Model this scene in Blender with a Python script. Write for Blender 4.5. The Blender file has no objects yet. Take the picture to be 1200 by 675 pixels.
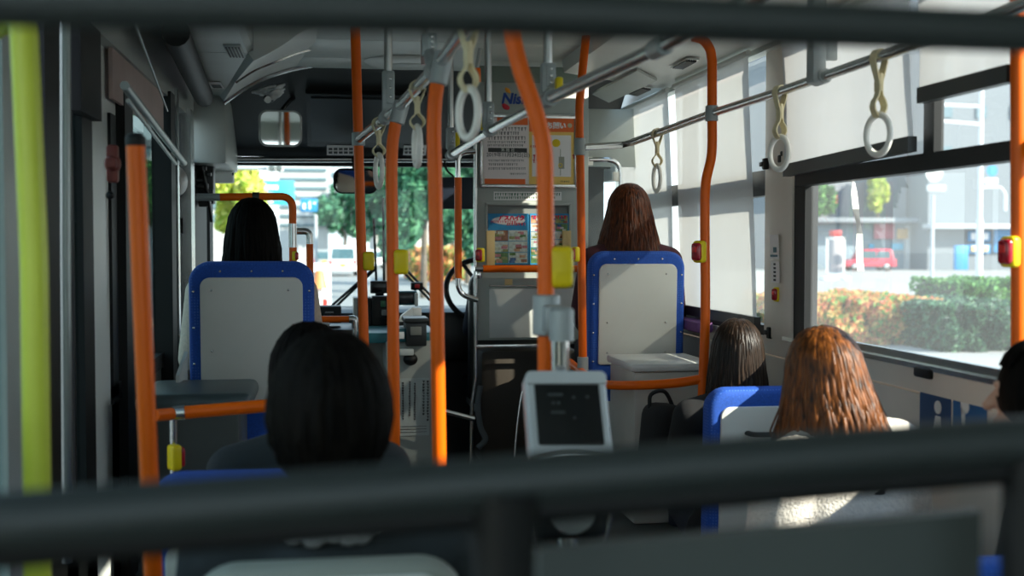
import bpy, bmesh, math, random
from mathutils import Vector, Matrix, Euler
random.seed(7)
PI = math.pi
scene = bpy.context.scene
COL = scene.collection
CH = 1.6                      # eye height of the camera above the low floor
YAW, PITCH, FPX = math.atan(218 / 1400), math.atan(51.9 / 1400), 1400.0

# ------------------------------------------------------------------ camera
cam_d = bpy.data.cameras.new('camera')
cam = bpy.data.objects.new('camera', cam_d); COL.objects.link(cam)
cam_d.sensor_width = 36; cam_d.lens = FPX / 1200 * 36
cam_d.clip_start = 0.05; cam_d.clip_end = 600
cam.location = (0, 0, CH)
cam.rotation_euler = (PI / 2 - PITCH, 0, -YAW)
cam_d.dof.use_dof = True; cam_d.dof.focus_distance = 4.9; cam_d.dof.aperture_fstop = 2.7
scene.camera = cam
_R = cam.rotation_euler.to_matrix()

def P(px, py, Y=None, X=None, Z=None):
    """point on the sight line of a photo pixel at a given bus coordinate (Z above the floor)"""
    d = _R @ Vector(((px - 600) / FPX, -(py - 337.5) / FPX, -1))
    if Y is not None: t = Y / d.y
    elif X is not None: t = X / d.x
    else: t = (Z - CH) / d.z
    return Vector((0, 0, CH)) + d * t

# ------------------------------------------------------------------ materials
def lin(c):
    if isinstance(c, str):
        c = c.lstrip('#'); c = tuple(int(c[i:i + 2], 16) / 255 for i in (0, 2, 4))
        c = tuple(v / 12.92 if v <= .04045 else ((v + .055) / 1.055) ** 2.4 for v in c)
    return (*c, 1)
MATS = {}
def mat(name, color, rough=.5, metal=0, var=.06, scale=8, bump=0, bscale=60, spec=.5, coat=0, trans=0):
    if name in MATS: return MATS[name]
    m = bpy.data.materials.new(name); m.use_nodes = True
    nt = m.node_tree; b = nt.nodes['Principled BSDF']
    c = lin(color)
    tc = nt.nodes.new('ShaderNodeTexCoord')
    nz = nt.nodes.new('ShaderNodeTexNoise'); nz.inputs['Scale'].default_value = scale; nz.inputs['Detail'].default_value = 4
    nt.links.new(tc.outputs['Object'], nz.inputs['Vector'])
    mx = nt.nodes.new('ShaderNodeMix'); mx.data_type = 'RGBA'
    nt.links.new(nz.outputs['Fac'], mx.inputs['Factor'])
    mx.inputs['A'].default_value = tuple(max(0, v * (1 - var * 1.5)) for v in c[:3]) + (1,)
    mx.inputs['B'].default_value = tuple(min(1, v * (1 + var * 1.5)) for v in c[:3]) + (1,)
    nt.links.new(mx.outputs['Result'], b.inputs['Base Color'])
    b.inputs['Roughness'].default_value = rough; b.inputs['Metallic'].default_value = metal
    b.inputs['Specular IOR Level'].default_value = spec
    b.inputs['Coat Weight'].default_value = coat
    if bump:
        n2 = nt.nodes.new('ShaderNodeTexNoise'); n2.inputs['Scale'].default_value = bscale
        nt.links.new(tc.outputs['Object'], n2.inputs['Vector'])
        bp = nt.nodes.new('ShaderNodeBump'); bp.inputs['Strength'].default_value = bump; bp.inputs['Distance'].default_value = .01
        nt.links.new(n2.outputs['Fac'], bp.inputs['Height']); nt.links.new(bp.outputs['Normal'], b.inputs['Normal'])
    if trans:
        out = nt.nodes['Material Output']; tr = nt.nodes.new('ShaderNodeBsdfTranslucent'); ms = nt.nodes.new('ShaderNodeMixShader')
        nt.links.new(mx.outputs['Result'], tr.inputs['Color'])
        ms.inputs['Fac'].default_value = trans
        nt.links.new(b.outputs[0], ms.inputs[1]); nt.links.new(tr.outputs[0], ms.inputs[2]); nt.links.new(ms.outputs[0], out.inputs[0])
    MATS[name] = m
    return m

def glass(name, tint=(.93, .97, .96), haze=.0, rough=.01, refl=1.0):
    m = bpy.data.materials.new(name); m.use_nodes = True; nt = m.node_tree
    for n in list(nt.nodes): nt.nodes.remove(n)
    out = nt.nodes.new('ShaderNodeOutputMaterial')
    tr = nt.nodes.new('ShaderNodeBsdfTransparent'); tr.inputs[0].default_value = (*tint, 1)
    gl = nt.nodes.new('ShaderNodeBsdfGlossy'); gl.inputs['Roughness'].default_value = rough
    fr = nt.nodes.new('ShaderNodeFresnel'); fr.inputs['IOR'].default_value = 1.45
    mu = nt.nodes.new('ShaderNodeMath'); mu.operation = 'MULTIPLY'; mu.inputs[1].default_value = refl
    ge = nt.nodes.new('ShaderNodeNewGeometry'); ib = nt.nodes.new('ShaderNodeMath'); ib.operation = 'SUBTRACT'; ib.inputs[0].default_value = 1
    nt.links.new(ge.outputs['Backfacing'], ib.inputs[1])
    mq = nt.nodes.new('ShaderNodeMath'); mq.operation = 'MULTIPLY'      # only the outer face of the pane mirrors
    nt.links.new(fr.outputs[0], mq.inputs[0]); nt.links.new(ib.outputs[0], mq.inputs[1]); nt.links.new(mq.outputs[0], mu.inputs[0])
    ms = nt.nodes.new('ShaderNodeMixShader')
    nt.links.new(mu.outputs[0], ms.inputs[0]); nt.links.new(tr.outputs[0], ms.inputs[1]); nt.links.new(gl.outputs[0], ms.inputs[2])
    last = ms
    if haze:                                   # whitish haze of the view, mixed into the pane as a pale veil
        tl = nt.nodes.new('ShaderNodeBsdfTranslucent'); tl.inputs[0].default_value = (.9, .95, .97, 1)
        m2 = nt.nodes.new('ShaderNodeMixShader')
        tc = nt.nodes.new('ShaderNodeTexCoord'); nz = nt.nodes.new('ShaderNodeTexNoise'); nz.inputs['Scale'].default_value = 3
        nt.links.new(tc.outputs['Object'], nz.inputs['Vector'])
        mp = nt.nodes.new('ShaderNodeMapRange'); mp.inputs['To Min'].default_value = haze * .7; mp.inputs['To Max'].default_value = haze * 1.3
        nt.links.new(nz.outputs['Fac'], mp.inputs['Value']); nt.links.new(mp.outputs[0], m2.inputs[0])
        nt.links.new(last.outputs[0], m2.inputs[1]); nt.links.new(tl.outputs[0], m2.inputs[2]); last = m2
    nt.links.new(last.outputs[0], out.inputs[0])
    MATS[name] = m
    return m

ORANGE = mat('orange_pole_coating', (.86, .135, .001), .36, var=.04, spec=.3)
STEELD = mat('dull_steel', (.26, .29, .28), .35, .8)
SILVER = mat('brushed_steel', (.62, .63, .62), .24, 1, var=.05)
CHROME = mat('chrome', (.8, .8, .8), .08, 1, var=.02)
JOINT = mat('grey_cast_joint', (.36, .39, .39), .45, .3)
GREYP = mat('grey_interior_panel', (.42, .45, .42), .42, bump=.03, bscale=300)
GREYL = mat('light_grey_panel', (.55, .57, .55), .4)
CEIL = mat('ceiling_panel', (.55, .59, .55), .38, var=.03)
DUCTW = mat('duct_panel', (.70, .72, .68), .4, var=.03)
BEIGE = mat('beige_wall_panel', (.70, .64, .56), .5, var=.04)
BLACK = mat('black_rubber', (.006, .0065, .0065), .55, spec=.3)
DARK = mat('dark_plastic', (.016, .018, .018), .4)
HEADER = mat('dark_header_panel', (.02, .022, .02), .5)
DKGREEN = mat('dark_grey_green_panel', (.055, .065, .06), .5)
SCREEN = mat('dark_screen', (.006, .007, .008), .25)
YELLOW = mat('yellow_plastic', (.80, .60, .01), .35, spec=.3)
RED = mat('red_lens', (.35, .008, .02), .2)
LIME = mat('lime_yellow_grip', (.62, .68, .06), .4)
WHITE = mat('white_plastic', (.88, .86, .80), .4)
PAPER = mat('white_paper', (.90, .87, .86), .7, var=.02)
STRAP = mat('strap_webbing', (.80, .70, .44), .6, var=.1, bump=.2, bscale=400)
BLUE = mat('blue_seat_fabric', (.012, .085, .45), .75, var=.25, scale=160, bump=.25, bscale=500)
SEATP = mat('seat_back_panel', (.70, .70, .65), .38, var=.03)
INK = mat('printed_ink', (.06, .06, .06), .7)
BLIND = mat('white_roller_blind_cloth', (.88, .875, .87), .8, var=.015, trans=.24)
_nt = BLIND.node_tree; _o = _nt.nodes['Material Output']; _pv = _o.inputs[0].links[0].from_socket      # thin cloth lets some sun straight through
_t = _nt.nodes.new('ShaderNodeBsdfTransparent'); _s = _nt.nodes.new('ShaderNodeMixShader'); _s.inputs[0].default_value = .27
_nt.links.new(_pv, _s.inputs[1]); _nt.links.new(_t.outputs[0], _s.inputs[2]); _nt.links.new(_s.outputs[0], _o.inputs[0])
FLOORM = mat('grey_bus_floor', (.07, .075, .075), .5, var=.3, scale=60)
GLASS = glass('window_glass')
HAZEGLASS = glass('hazy_window_glass', (.93, .97, .98), haze=.028)
DOORGLASS = glass('door_glass', (.6, .7, .69), refl=1.6)

# ------------------------------------------------------------------ mesh builder
class MB:
    def __init__(s): s.v, s.f, s.m, s.cur = [], [], [], 0
    def mat(s, i): s.cur = i; return s
    def add(s, vs, fs, M=None):
        o = len(s.v)
        s.v += [tuple(M @ Vector(v)) if M else tuple(v) for v in vs]
        s.f += [tuple(i + o for i in f) for f in fs]; s.m += [s.cur] * len(fs)
        return s
    def _bm(s, bm, M=None):
        bm.verts.index_update()
        s.add([v.co[:] for v in bm.verts], [[v.index for v in f.verts] for f in bm.faces], M); bm.free(); return s
    def box(s, c, d, rot=None, bev=0, seg=2):
        bm = bmesh.new(); bmesh.ops.create_cube(bm, size=1)
        bmesh.ops.scale(bm, vec=d, verts=bm.verts)
        if bev: bmesh.ops.bevel(bm, geom=bm.edges[:], offset=min(bev, min(d) * .49), segments=seg, affect='EDGES', profile=.5)
        M = Matrix.Translation(c)
        if rot is not None: M = M @ (rot if isinstance(rot, Matrix) else Euler(rot).to_matrix().to_4x4())
        return s._bm(bm, M)
    def hexa(s, c8):          # 8 corners: bottom ring then top ring
        return s.add(c8, [(0, 1, 2, 3), (7, 6, 5, 4), (0, 4, 5, 1), (1, 5, 6, 2), (2, 6, 7, 3), (3, 7, 4, 0)])
    def tube(s, pts, r, n=12, caps=True, flat=None):
        pts = [Vector(p) for p in pts]; k = len(pts)
        rs = r if isinstance(r, (list, tuple)) else [r] * k
        vs, fs = [], []
        up = None
        for i, p in enumerate(pts):
            t = (pts[min(i + 1, k - 1)] - pts[max(i - 1, 0)])
            t = t.normalized() if t.length > 1e-9 else Vector((0, 0, 1))
            if up is None: up = Vector((1, 0, 0)) if abs(t.x) < .8 else Vector((0, 1, 0))
            u = (up - t * up.dot(t)).normalized(); w = t.cross(u); up = u
            for j in range(n):
                a = 2 * PI * j / n
                a1, a2 = math.cos(a) * rs[i], math.sin(a) * rs[i] * (flat or 1)
                vs.append(p + u * a1 + w * a2)
        for i in range(k - 1):
            for j in range(n):
                fs.append((i * n + j, i * n + (j + 1) % n, (i + 1) * n + (j + 1) % n, (i + 1) * n + j))
        if caps: fs += [tuple(range(n))[::-1], tuple((k - 1) * n + j for j in range(n))]
        return s.add(vs, fs)
    def lathe(s, prof, n=24, M=None):
        vs, fs = [], []; k = len(prof)
        for r, z in prof:
            for j in range(n):
                a = 2 * PI * j / n; vs.append((r * math.cos(a), r * math.sin(a), z))
        for i in range(k - 1):
            for j in range(n):
                fs.append((i * n + j, i * n + (j + 1) % n, (i + 1) * n + (j + 1) % n, (i + 1) * n + j))
        fs += [tuple(range(n))[::-1], tuple((k - 1) * n + j for j in range(n))]
        return s.add(vs, fs, M)
    def prism(s, poly, h, M=None, bev=0):
        bm = bmesh.new()
        vs = [bm.verts.new((x, y, 0)) for x, y in poly]
        f = bm.faces.new(vs)
        r = bmesh.ops.extrude_face_region(bm, geom=[f])
        bmesh.ops.translate(bm, vec=(0, 0, h), verts=[e for e in r['geom'] if isinstance(e, bmesh.types.BMVert)])
        if bev:
            bm.normal_update()
            es = [e for e in bm.edges if abs(e.verts[0].co.z - e.verts[1].co.z) < 1e-6]
            bmesh.ops.bevel(bm, geom=es, offset=bev, segments=3, affect='EDGES', profile=.5)
        return s._bm(bm, M)
    def ell(s, c, r, nu=16, nv=10, rot=None):
        vs, fs = [], []
        M = Matrix.Translation(c)
        if rot is not None: M = M @ Euler(rot).to_matrix().to_4x4()
        for i in range(nv + 1):
            t = PI * i / nv
            for j in range(nu):
                a = 2 * PI * j / nu
                vs.append((r[0] * math.sin(t) * math.cos(a), r[1] * math.sin(t) * math.sin(a), r[2] * math.cos(t)))
        for i in range(nv):
            for j in range(nu):
                fs.append((i * nu + j, (i + 1) * nu + j, (i + 1) * nu + (j + 1) % nu, i * nu + (j + 1) % nu))
        return s.add(vs, fs, M)
    def torus(s, R, r, M=None, n=32, k=10, sz=1.0):
        vs, fs = [], []
        for i in range(n):
            a = 2 * PI * i / n
            for j in range(k):
                b = 2 * PI * j / k
                vs.append(((R + r * math.cos(b)) * math.cos(a), r * math.sin(b), (R + r * math.cos(b)) * math.sin(a) * sz))
        for i in range(n):
            for j in range(k):
                fs.append((i * k + j, i * k + (j + 1) % k, ((i + 1) % n) * k + (j + 1) % k, ((i + 1) % n) * k + j))
        return s.add(vs, fs, M)
    def ruled(s, A, B, t):    # thick strip between two curves, t = offset vector
        A = [Vector(a) for a in A]; B = [Vector(b) for b in B]; t = Vector(t); n = len(A)
        vs = A + B + [a + t for a in A] + [b + t for b in B]; fs = []
        for i in range(n - 1):
            fs += [(i, i + 1, n + i + 1, n + i), (2 * n + i, 3 * n + i, 3 * n + i + 1, 2 * n + i + 1),
                   (i, 2 * n + i, 2 * n + i + 1, i + 1), (n + i, n + i + 1, 3 * n + i + 1, 3 * n + i)]
        fs += [(0, n, 3 * n, 2 * n), (n - 1, 3 * n - 1, 4 * n - 1, 2 * n - 1)]
        return s.add(vs, fs)
    def build(s, name, mats, parent=None, world=True, at=None, angle=38, smooth=True):
        me = bpy.data.meshes.new(name)
        o = bpy.data.objects.new(name, me); COL.objects.link(o)
        vs = [Vector(v) for v in s.v]
        if parent is not None:
            o.parent = parent
            if world:
                W = wm(parent).inverted(); vs = [W @ v for v in vs]
        elif at is not None:
            at = Vector(at); o.location = at
            if world: vs = [v - at for v in vs]
        me.from_pydata(vs, [], s.f)
        if not isinstance(mats, (list, tuple)): mats = [mats]
        for m in mats: me.materials.append(m)
        me.polygons.foreach_set('material_index', s.m)
        bm = bmesh.new(); bm.from_mesh(me); bmesh.ops.recalc_face_normals(bm, faces=bm.faces); bm.to_mesh(me); bm.free()
        if smooth:
            me.polygons.foreach_set('use_smooth', [True] * len(me.polygons))
            me.set_sharp_from_angle(angle=math.radians(angle))
        me.update()
        return o

def wm(o):
    m = o.matrix_basis.copy()
    while o.parent: o = o.parent; m = o.matrix_basis @ m
    return m
def tag(o, label=None, cat=None, group=None, kind=None):
    if label: o['label'] = label
    if cat: o['category'] = cat
    if group: o['group'] = group
    if kind: o['kind'] = kind
    return o
def thing(name, label, cat, loc=(0, 0, 0), rz=0, group=None):
    o = bpy.data.objects.new(name, None); COL.objects.link(o); o.empty_display_size = .05
    o.location = loc; o.rotation_euler = (0, 0, rz)
    return tag(o, label, cat, group)
def dup(root, loc=None, rot=None, label=None, group=None):
    r = root.copy(); COL.objects.link(r)
    if loc is not None: r.location = loc
    if rot is not None: r.rotation_euler = rot
    if label: r['label'] = label
    if group: r['group'] = group
    for ch in list(root.children):
        c = ch.copy(); COL.objects.link(c); c.parent = r
        for g in list(ch.children):
            d = g.copy(); COL.objects.link(d); d.parent = c
    return r
def struct(mb, name, m, **k): return tag(mb.build(name, m, **k), kind='structure')

def bend(pts, rad=.06, n=6):
    """polyline with rounded corners"""
    pts = [Vector(p) for p in pts]; out = [pts[0]]
    for a, b, c in zip(pts, pts[1:], pts[2:]):
        d1, d2 = (a - b), (c - b)
        r = min(rad, d1.length * .48, d2.length * .48)
        p, q = b + d1.normalized() * r, b + d2.normalized() * r
        for i in range(n + 1):
            t = i / n; out.append(p * (1 - t) ** 2 + b * 2 * t * (1 - t) + q * t * t)
    out.append(pts[-1]); return out
def curve(pts, n=8):          # Catmull-Rom
    pts = [Vector(p) for p in pts]; q = [pts[0] * 2 - pts[1]] + pts + [pts[-1] * 2 - pts[-2]]; out = []
    for i in range(1, len(q) - 2):
        p0, p1, p2, p3 = q[i - 1:i + 3]
        for k in range(n):
            t = k / n
            out.append(.5 * ((2 * p1) + (p2 - p0) * t + (2 * p0 - 5 * p1 + 4 * p2 - p3) * t * t + (3 * p1 - p0 - 3 * p2 + p3) * t ** 3))
    out.append(pts[-1]); return out
def rrect(w, h, r, n=6, rb=None):
    """rounded rectangle centred in x, y from 0 to h; r top radius, rb bottom radius"""
    rb = r if rb is None else rb; out = []
    for cx, cy, a0, q in ((w / 2 - rb, rb, -90, rb), (w / 2 - r, h - r, 0, r), (-w / 2 + r, h - r, 90, r), (-w / 2 + rb, rb, 180, rb)):
        for i in range(n + 1):
            a = math.radians(a0 + 90 * i / n); out.append((cx + q * math.cos(a), cy + q * math.sin(a)))
    return out
UPR = Matrix(((1, 0, 0, 0), (0, 0, -1, 0), (0, 1, 0, 0), (0, 0, 0, 1)))   # XY drawing -> XZ plane, facing -Y
def text(body, size, M, m, parent, name='lettering', align='CENTER', bold=0.0, world=True):
    cu = bpy.data.curves.new(name, 'FONT'); cu.body = body; cu.size = size; cu.extrude = .0006; cu.offset = bold
    cu.align_x = align; cu.align_y = 'CENTER'; cu.resolution_u = 3
    t = bpy.data.objects.new(name + '_tmp', cu); COL.objects.link(t)
    dg = bpy.context.evaluated_depsgraph_get(); dg.update()
    me = bpy.data.meshes.new_from_object(t.evaluated_get(dg))
    bpy.data.objects.remove(t); bpy.data.curves.remove(cu)
    W = (wm(parent).inverted() if (parent is not None and world) else Matrix()) @ M
    me.transform(W); me.name = name
    me.materials.clear(); me.materials.append(m)
    o = bpy.data.objects.new(name, me); COL.objects.link(o)
    if parent is not None: o.parent = parent
    return o
SKY, SUN, EXPO, SUN_EL, SUN_AZ = 1.7, 10.0, 0.5, math.radians(31), math.radians(34)
# ------------------------------------------------------------------ the bus shell
def XR(z): z -= CH; return 1.72 - .04 * max(0, z + .33)      # right wall leans in towards the roof
def XL(z): z -= CH; return -.69 + .04 * max(0, z + .33)
def Z(z): return z + CH
def wbox(mb, side, y0, y1, z0, z1, t=.05, off=0):
    """a member of a side wall; off>0 sits inside the wall plane"""
    f = XR if side > 0 else XL
    a0, a1 = f(z0) - side * off, f(z1) - side * off
    b0, b1 = a0 + side * t, a1 + side * t
    return mb.hexa([(a0, y0, z0), (b0, y0, z0), (b0, y1, z0), (a0, y1, z0), (a0, y0, z1), (b0, y0, z1), (b0, y1, z1), (a0, y1, z1)])

struct(MB().box((.5, 3.2, -.03), (2.6, 8.4, .06)), 'floor', FLOORM)
struct(MB().box((.5, .55, .2), (2.44, 1.5, .4)), 'trim_1', FLOORM)     # raised rear deck
mb = MB()
YS = [-.9, .5, 1.9, 3.3, 4.6, 5.36, 5.9, 6.24]
for a, b in zip(YS, YS[1:]):
    mb.box((.45, (a + b) / 2, Z(.93)), (1.52, b - a - .006, .06), bev=.004)
mb.box((.4, 2.7, Z(.985)), (2.2, 7.2, .05))
struct(mb, 'ceiling', CEIL)

# roof ducts along both sides
mb = MB()
L0 = [(-.5, Z(.75)), (-.3, Z(.75)), (-.28, Z(.77)), (-.28, Z(.96)), (-.5, Z(.96))]
mb.prism(L0, 5.74, Matrix(((1, 0, 0, 0), (0, 0, 1, -.9), (0, 1, 0, 0), (0, 0, 0, 1))), bev=.004)
struct(mb, 'trim_2', GREYP)
mb = MB()
vs = [(-.53, 4.845, Z(.75)), (-.3, 4.845, Z(.75)), (-.52, 6.24, Z(.745)), (-.62, 6.24, Z(.745))]
mb.hexa(vs + [(v[0], v[1], Z(.79)) for v in vs])
struct(mb, 'trim_3', GREYP)
mb = MB()
R0 = [(1.16, Z(.84)), (1.69, Z(.765)), (1.7, Z(.96)), (1.14, Z(.96))]
mb.prism(R0, 6.7, Matrix(((1, 0, 0, 0), (0, 0, 1, -.9), (0, 1, 0, 0), (0, 0, 0, 1))), bev=.006)
struct(mb, 'trim_4', DUCTW)
# arched fairing between the left duct and the front header
A = curve([P(262, 119, 6.2), P(285, 103, 6.2), P(310, 90, 6.2), P(340, 80, 6.22), P(372, 74, 6.24)])
B = curve([P(297, 71, 4.85), P(315, 62, 4.85), P(335, 50, 4.85), P(352, 38, 4.85), P(372, 30, 4.85)])
A2 = curve([P(276, 96, 5.6), P(298, 82, 5.6), P(322, 72, 5.6), P(348, 62, 5.65), P(370, 56, 5.7)])
struct(MB().ruled(A, A2, (-.02, 0, .03)).ruled(A2, B, (-.02, 0, .03)).ruled([(p.x, 4.842, p.z - .003) for p in B], [(p.x, 4.842, Z(.97)) for p in B], (0, .02, 0)), 'trim_5', DUCTW)
mb = MB().tube([p + Vector((0, -.01, -.006)) for p in A], .014, 8).tube([p + Vector((0, -.005, -.002)) for p in A2], .008, 6)
struct(mb, 'trim_6', SILVER)

def PD(px, py):                # point on the sloping underside of the right duct
    d = _R @ Vector(((px - 600) / FPX, -(py - 337.5) / FPX, -1))
    n = Vector((.075, 0, .53)).normalized(); p0 = Vector((1.16, 0, Z(.84)))
    t = (p0 - Vector((0, 0, CH))).dot(n) / d.dot(n)
    return Vector((0, 0, CH)) + d * t - n * .004, n
def duct_quad(mb, pts, t):
    q = [PD(*p) for p in pts]; n = q[0][1]
    return mb.hexa([p for p, _ in q] + [p - n * t for p, _ in q])
t_ = thing('duct_cover', 'pale grey access lid on the right ceiling duct, further from the windscreen poster wall', 'cover', PD(740, 92)[0])
t_['label'] = 'pale grey access lid of the ceiling duct above the white window blinds'
duct_quad(MB(), [(694, 107), (747, 79), (770, 91), (714, 117)], .012).build('lid', GREYP, parent=t_)
for i, (q, lab) in enumerate((([(735, 108), (755, 99), (766, 101), (746, 110)], 'small grey air vent in the ceiling duct, the farther one over the blinds'),
                              ([(786, 77), (806, 66), (820, 67), (800, 78)], 'small grey air vent in the ceiling duct, the nearer one over the blinds'))):
    o = thing('air_vent', lab, 'vent', PD(*q[0])[0], group='vents in the right ceiling duct')
    duct_quad(MB(), q, .008).build('vent_frame', SILVER, parent=o)
    g = MB()
    for k in range(5):
        a = (k + .3) / 5.2; b = (k + .75) / 5.2
        L = lambda u, v: (q[0][0] * (1 - u) + q[1][0] * u + (q[3][0] - q[0][0]) * v, q[0][1] * (1 - u) + q[1][1] * u + (q[3][1] - q[0][1]) * v)
        duct_quad(g, [L(.1, a), L(.9, a), L(.9, b), L(.1, b)], .014)
    g.build('grille', DARK, parent=o)
# vent and label on the left duct
o = thing('air_vent', 'small black slotted vent in the grey left ceiling duct', 'vent', P(275, 60, Z=Z(.748)))
c = P(275, 60, Z=Z(.748))
MB().box(c, (.066, .3, .008), bev=.003).build('vent_frame', GREYP, parent=o)
g = MB()
for k in range(5): g.box(c + Vector((-.024 + k * .012, 0, -.003)), (.006, .24, .008))
g.build('grille', BLACK, parent=o)
c = P(253, 100, Z=Z(.742))
o = MB().box(c, (.06, .22, .004)).mat(1).box(c + Vector((.002, .02, -.002)), (.042, .12, .003)).build('label_plate', [PAPER, INK], at=c)
tag(o, 'small printed label plate on the left ceiling duct by the windscreen', 'label')

# front: corner box, dark header, header bar, windscreen
struct(MB().box((-.595, 6.6, Z(.577)), (.2, .8, .345), bev=.01), 'trim_7', GREYP)
HN0, HN1 = Vector((0, 6.22, Z(.93))), Vector((0, 7.02, Z(.5)))
mb = MB(); mb.ruled([(-.6, HN0.y, HN0.z), (1.62, HN0.y, HN0.z)], [(-.66, HN1.y, HN1.z), (1.66, HN1.y, HN1.z)], (0, .03, .05))
struct(mb, 'wall_front', HEADER)
HNn = (HN1 - HN0).cross(Vector((1, 0, 0))).normalized()
if HNn.y > 0: HNn = -HNn
def PH(px, py, off=0):         # point on the dark header above the windscreen
    d = _R @ Vector(((px - 600) / FPX, -(py - 337.5) / FPX, -1))
    t = (HN0 + HNn * off - Vector((0, 0, CH))).dot(HNn) / d.dot(HNn)
    return Vector((0, 0, CH)) + d * t
HU = (HN0 - HN1).normalized()  # up the slope
HM = Matrix(((1, HU.x, HNn.x, 0), (0, HU.y, HNn.y, 0), (0, HU.z, HNn.z, 0), (0, 0, 0, 1)))
def at_h(px, py, off=0):
    return Matrix.Translation(PH(px, py, off)) @ HM
def on_header(mb, x0, y0, x1, y1, t, off=0, bev=.004):
    a, b = PH(x0, y1), PH(x1, y0)
    w, h = b.x - a.x, (b - a).dot(HU)
    M = at_h((x0 + x1) / 2, y1, off); M.translation = (a + b) / 2 + HNn * (off + t / 2)
    return mb._bm(_bevbox(w, h, t, bev), M)
def _bevbox(w, h, t, bev):
    bm = bmesh.new(); bmesh.ops.create_cube(bm, size=1); bmesh.ops.scale(bm, vec=(w, h, t), verts=bm.verts)
    if bev: bmesh.ops.bevel(bm, geom=bm.edges[:], offset=min(bev, t * .45), segments=2, affect='EDGES')
    return bm
mb = MB().tube([P(270, 187, 6.98), P(740, 187, 6.98)], .017, 12)
struct(mb, 'trim_8', SILVER)
mb = MB().box((P(270, 193, 7.05) + P(740, 193, 7.05)) / 2, (2.4, .05, .03))
struct(mb, 'trim_9', BLACK)
struct(MB().box((.5, 7.32, Z(-.2)), (2.36, .012, 1.45)), 'window_1', GLASS)
struct(MB().box((.5, 7.3, Z(-1.13)), (2.4, .08, 1.06)), 'trim_10', DARK)
mb = MB().box((P(240, 300, 7.2)), (.08, .2, 2.4)).box((1.62, 7.2, Z(-.3)), (.1, .2, 1.7))
struct(mb, 'trim_11', BLACK)

# right wall
mb = MB(); wbox(mb, 1, -.6, 7.25, 0, Z(-.44)); struct(mb, 'wall_right', BEIGE)
mb = MB(); wbox(mb, 1, -.6, 7.25, Z(-.432), Z(-.365), off=.008, t=.058)
mb2 = MB(); wbox(mb2, 1, -.6, 4.3, Z(-.365), Z(-.35), off=.016, t=.05); wbox(mb2, 1, -.6, 4.3, Z(-.35), Z(-.325), off=0, t=.02)
struct(mb, 'trim_12', BEIGE); struct(mb2, 'trim_13', SILVER)
mb = MB(); wbox(mb, 1, 4.22, 4.50, Z(-.365), Z(.775), off=.012, t=.06); struct(mb, 'trim_14', BEIGE)
mb = MB(); wbox(mb, 1, -.6, 7.25, Z(.745), Z(.98), off=.0); struct(mb, 'trim_15', GREYP)
# black frame of the near window
mb = MB()
wbox(mb, 1, 4.12, 4.22, Z(-.36), Z(.76), off=.004); wbox(mb, 1, 1.9, 4.15, Z(.208), Z(.258), off=.01, t=.05)
wbox(mb, 1, 1.8, 1.9, Z(-.36), Z(.76), off=.004); wbox(mb, 1, 3.16, 3.22, Z(.258), Z(.76), off=.0, t=.03)
wbox(mb, 1, 1.9, 4.2, Z(.73), Z(.76), off=.0)
struct(mb, 'trim_16', BLACK)
mb = MB(); wbox(mb, 1, 1.85, 4.15, Z(-.345), Z(.21), off=-.02, t=.006); struct(mb, 'window_2', HAZEGLASS)
mb = MB(); wbox(mb, 1, 1.85, 4.15, Z(.25), Z(.75), off=-.022, t=.006); struct(mb, 'window_3', HAZEGLASS)
mb = MB(); wbox(mb, 1, -.6, 1.8, Z(-.37), Z(.76)); struct(mb, 'sun_block_panel', GREYP)  # solid panel added out of view to keep sun off the foreground
# front pair of windows behind the blinds
mb = MB()
for y0, y1 in ((4.48, 4.52), (5.58, 5.68), (6.76, 6.84)): wbox(mb, 1, y0, y1, Z(-.365), Z(.76), off=-.01)
wbox(mb, 1, 4.48, 6.8, Z(.19), Z(.29), off=-.012, t=.05); wbox(mb, 1, 4.48, 6.8, Z(-.365), Z(-.325), off=-.005)
struct(mb, 'trim_17', BLACK)
mb = MB(); wbox(mb, 1, 4.5, 6.8, Z(-.33), Z(.75), off=-.03, t=.006); struct(mb, 'window_5', GLASS)
mb = MB(); wbox(mb, 1, 6.84, 7.2, Z(-.365), Z(.4), off=-.02, t=.006); struct(mb, 'window_6', GLASS)
mb = MB(); wbox(mb, 1, 6.84, 7.25, Z(.38), Z(.75), off=.0); mb.box((1.5, 6.32, Z(.57)), (.36, .03, .31), bev=.005)
struct(mb, 'trim_18', GREYP)

# left wall: dark framed windows, door at the near end
mb = MB(); wbox(mb, -1, 4.02, 7.25, 0, Z(-.5)); struct(mb, 'wall_left', DKGREEN)
mb = MB(); wbox(mb, -1, -.6, 2.3, 0, Z(-.3)); struct(mb, 'trim_19', GREYP)
mb = MB(); wbox(mb, -1, -.6, 7.25, Z(.62), Z(.98)); struct(mb, 'trim_20', GREYP)
mb = MB()
wbox(mb, -1, 4.0, 4.1, Z(-.5), Z(.42), off=.01); wbox(mb, -1, 5.2, 5.34, Z(-.9), Z(.64), off=.05, t=.08)
wbox(mb, -1, 4.0, 7.2, Z(-.52), Z(-.46), off=.01); wbox(mb, -1, 5.62, 5.8, Z(-.6), Z(.64), off=.01)
wbox(mb, -1, 6.15, 6.9, Z(-1.3), Z(.42), off=.03, t=.1); wbox(mb, -1, 5.8, 6.2, Z(.05), Z(.12), off=.01)
struct(mb, 'trim_21', BLACK)
mb = MB(); wbox(mb, -1, 5.85, 6.0, Z(-.9), Z(.64), off=.06, t=.06); struct(mb, 'trim_22', SILVER)
mb = MB(); wbox(mb, -1, 5.42, 5.48, Z(-.9), Z(.68), off=.05, t=.03); struct(mb, 'trim_23', SILVER)
mb = MB(); wbox(mb, -1, 4.1, 5.64, Z(-.47), Z(.64), off=-.02, t=.006); struct(mb, 'window_7', DOORGLASS)
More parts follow.
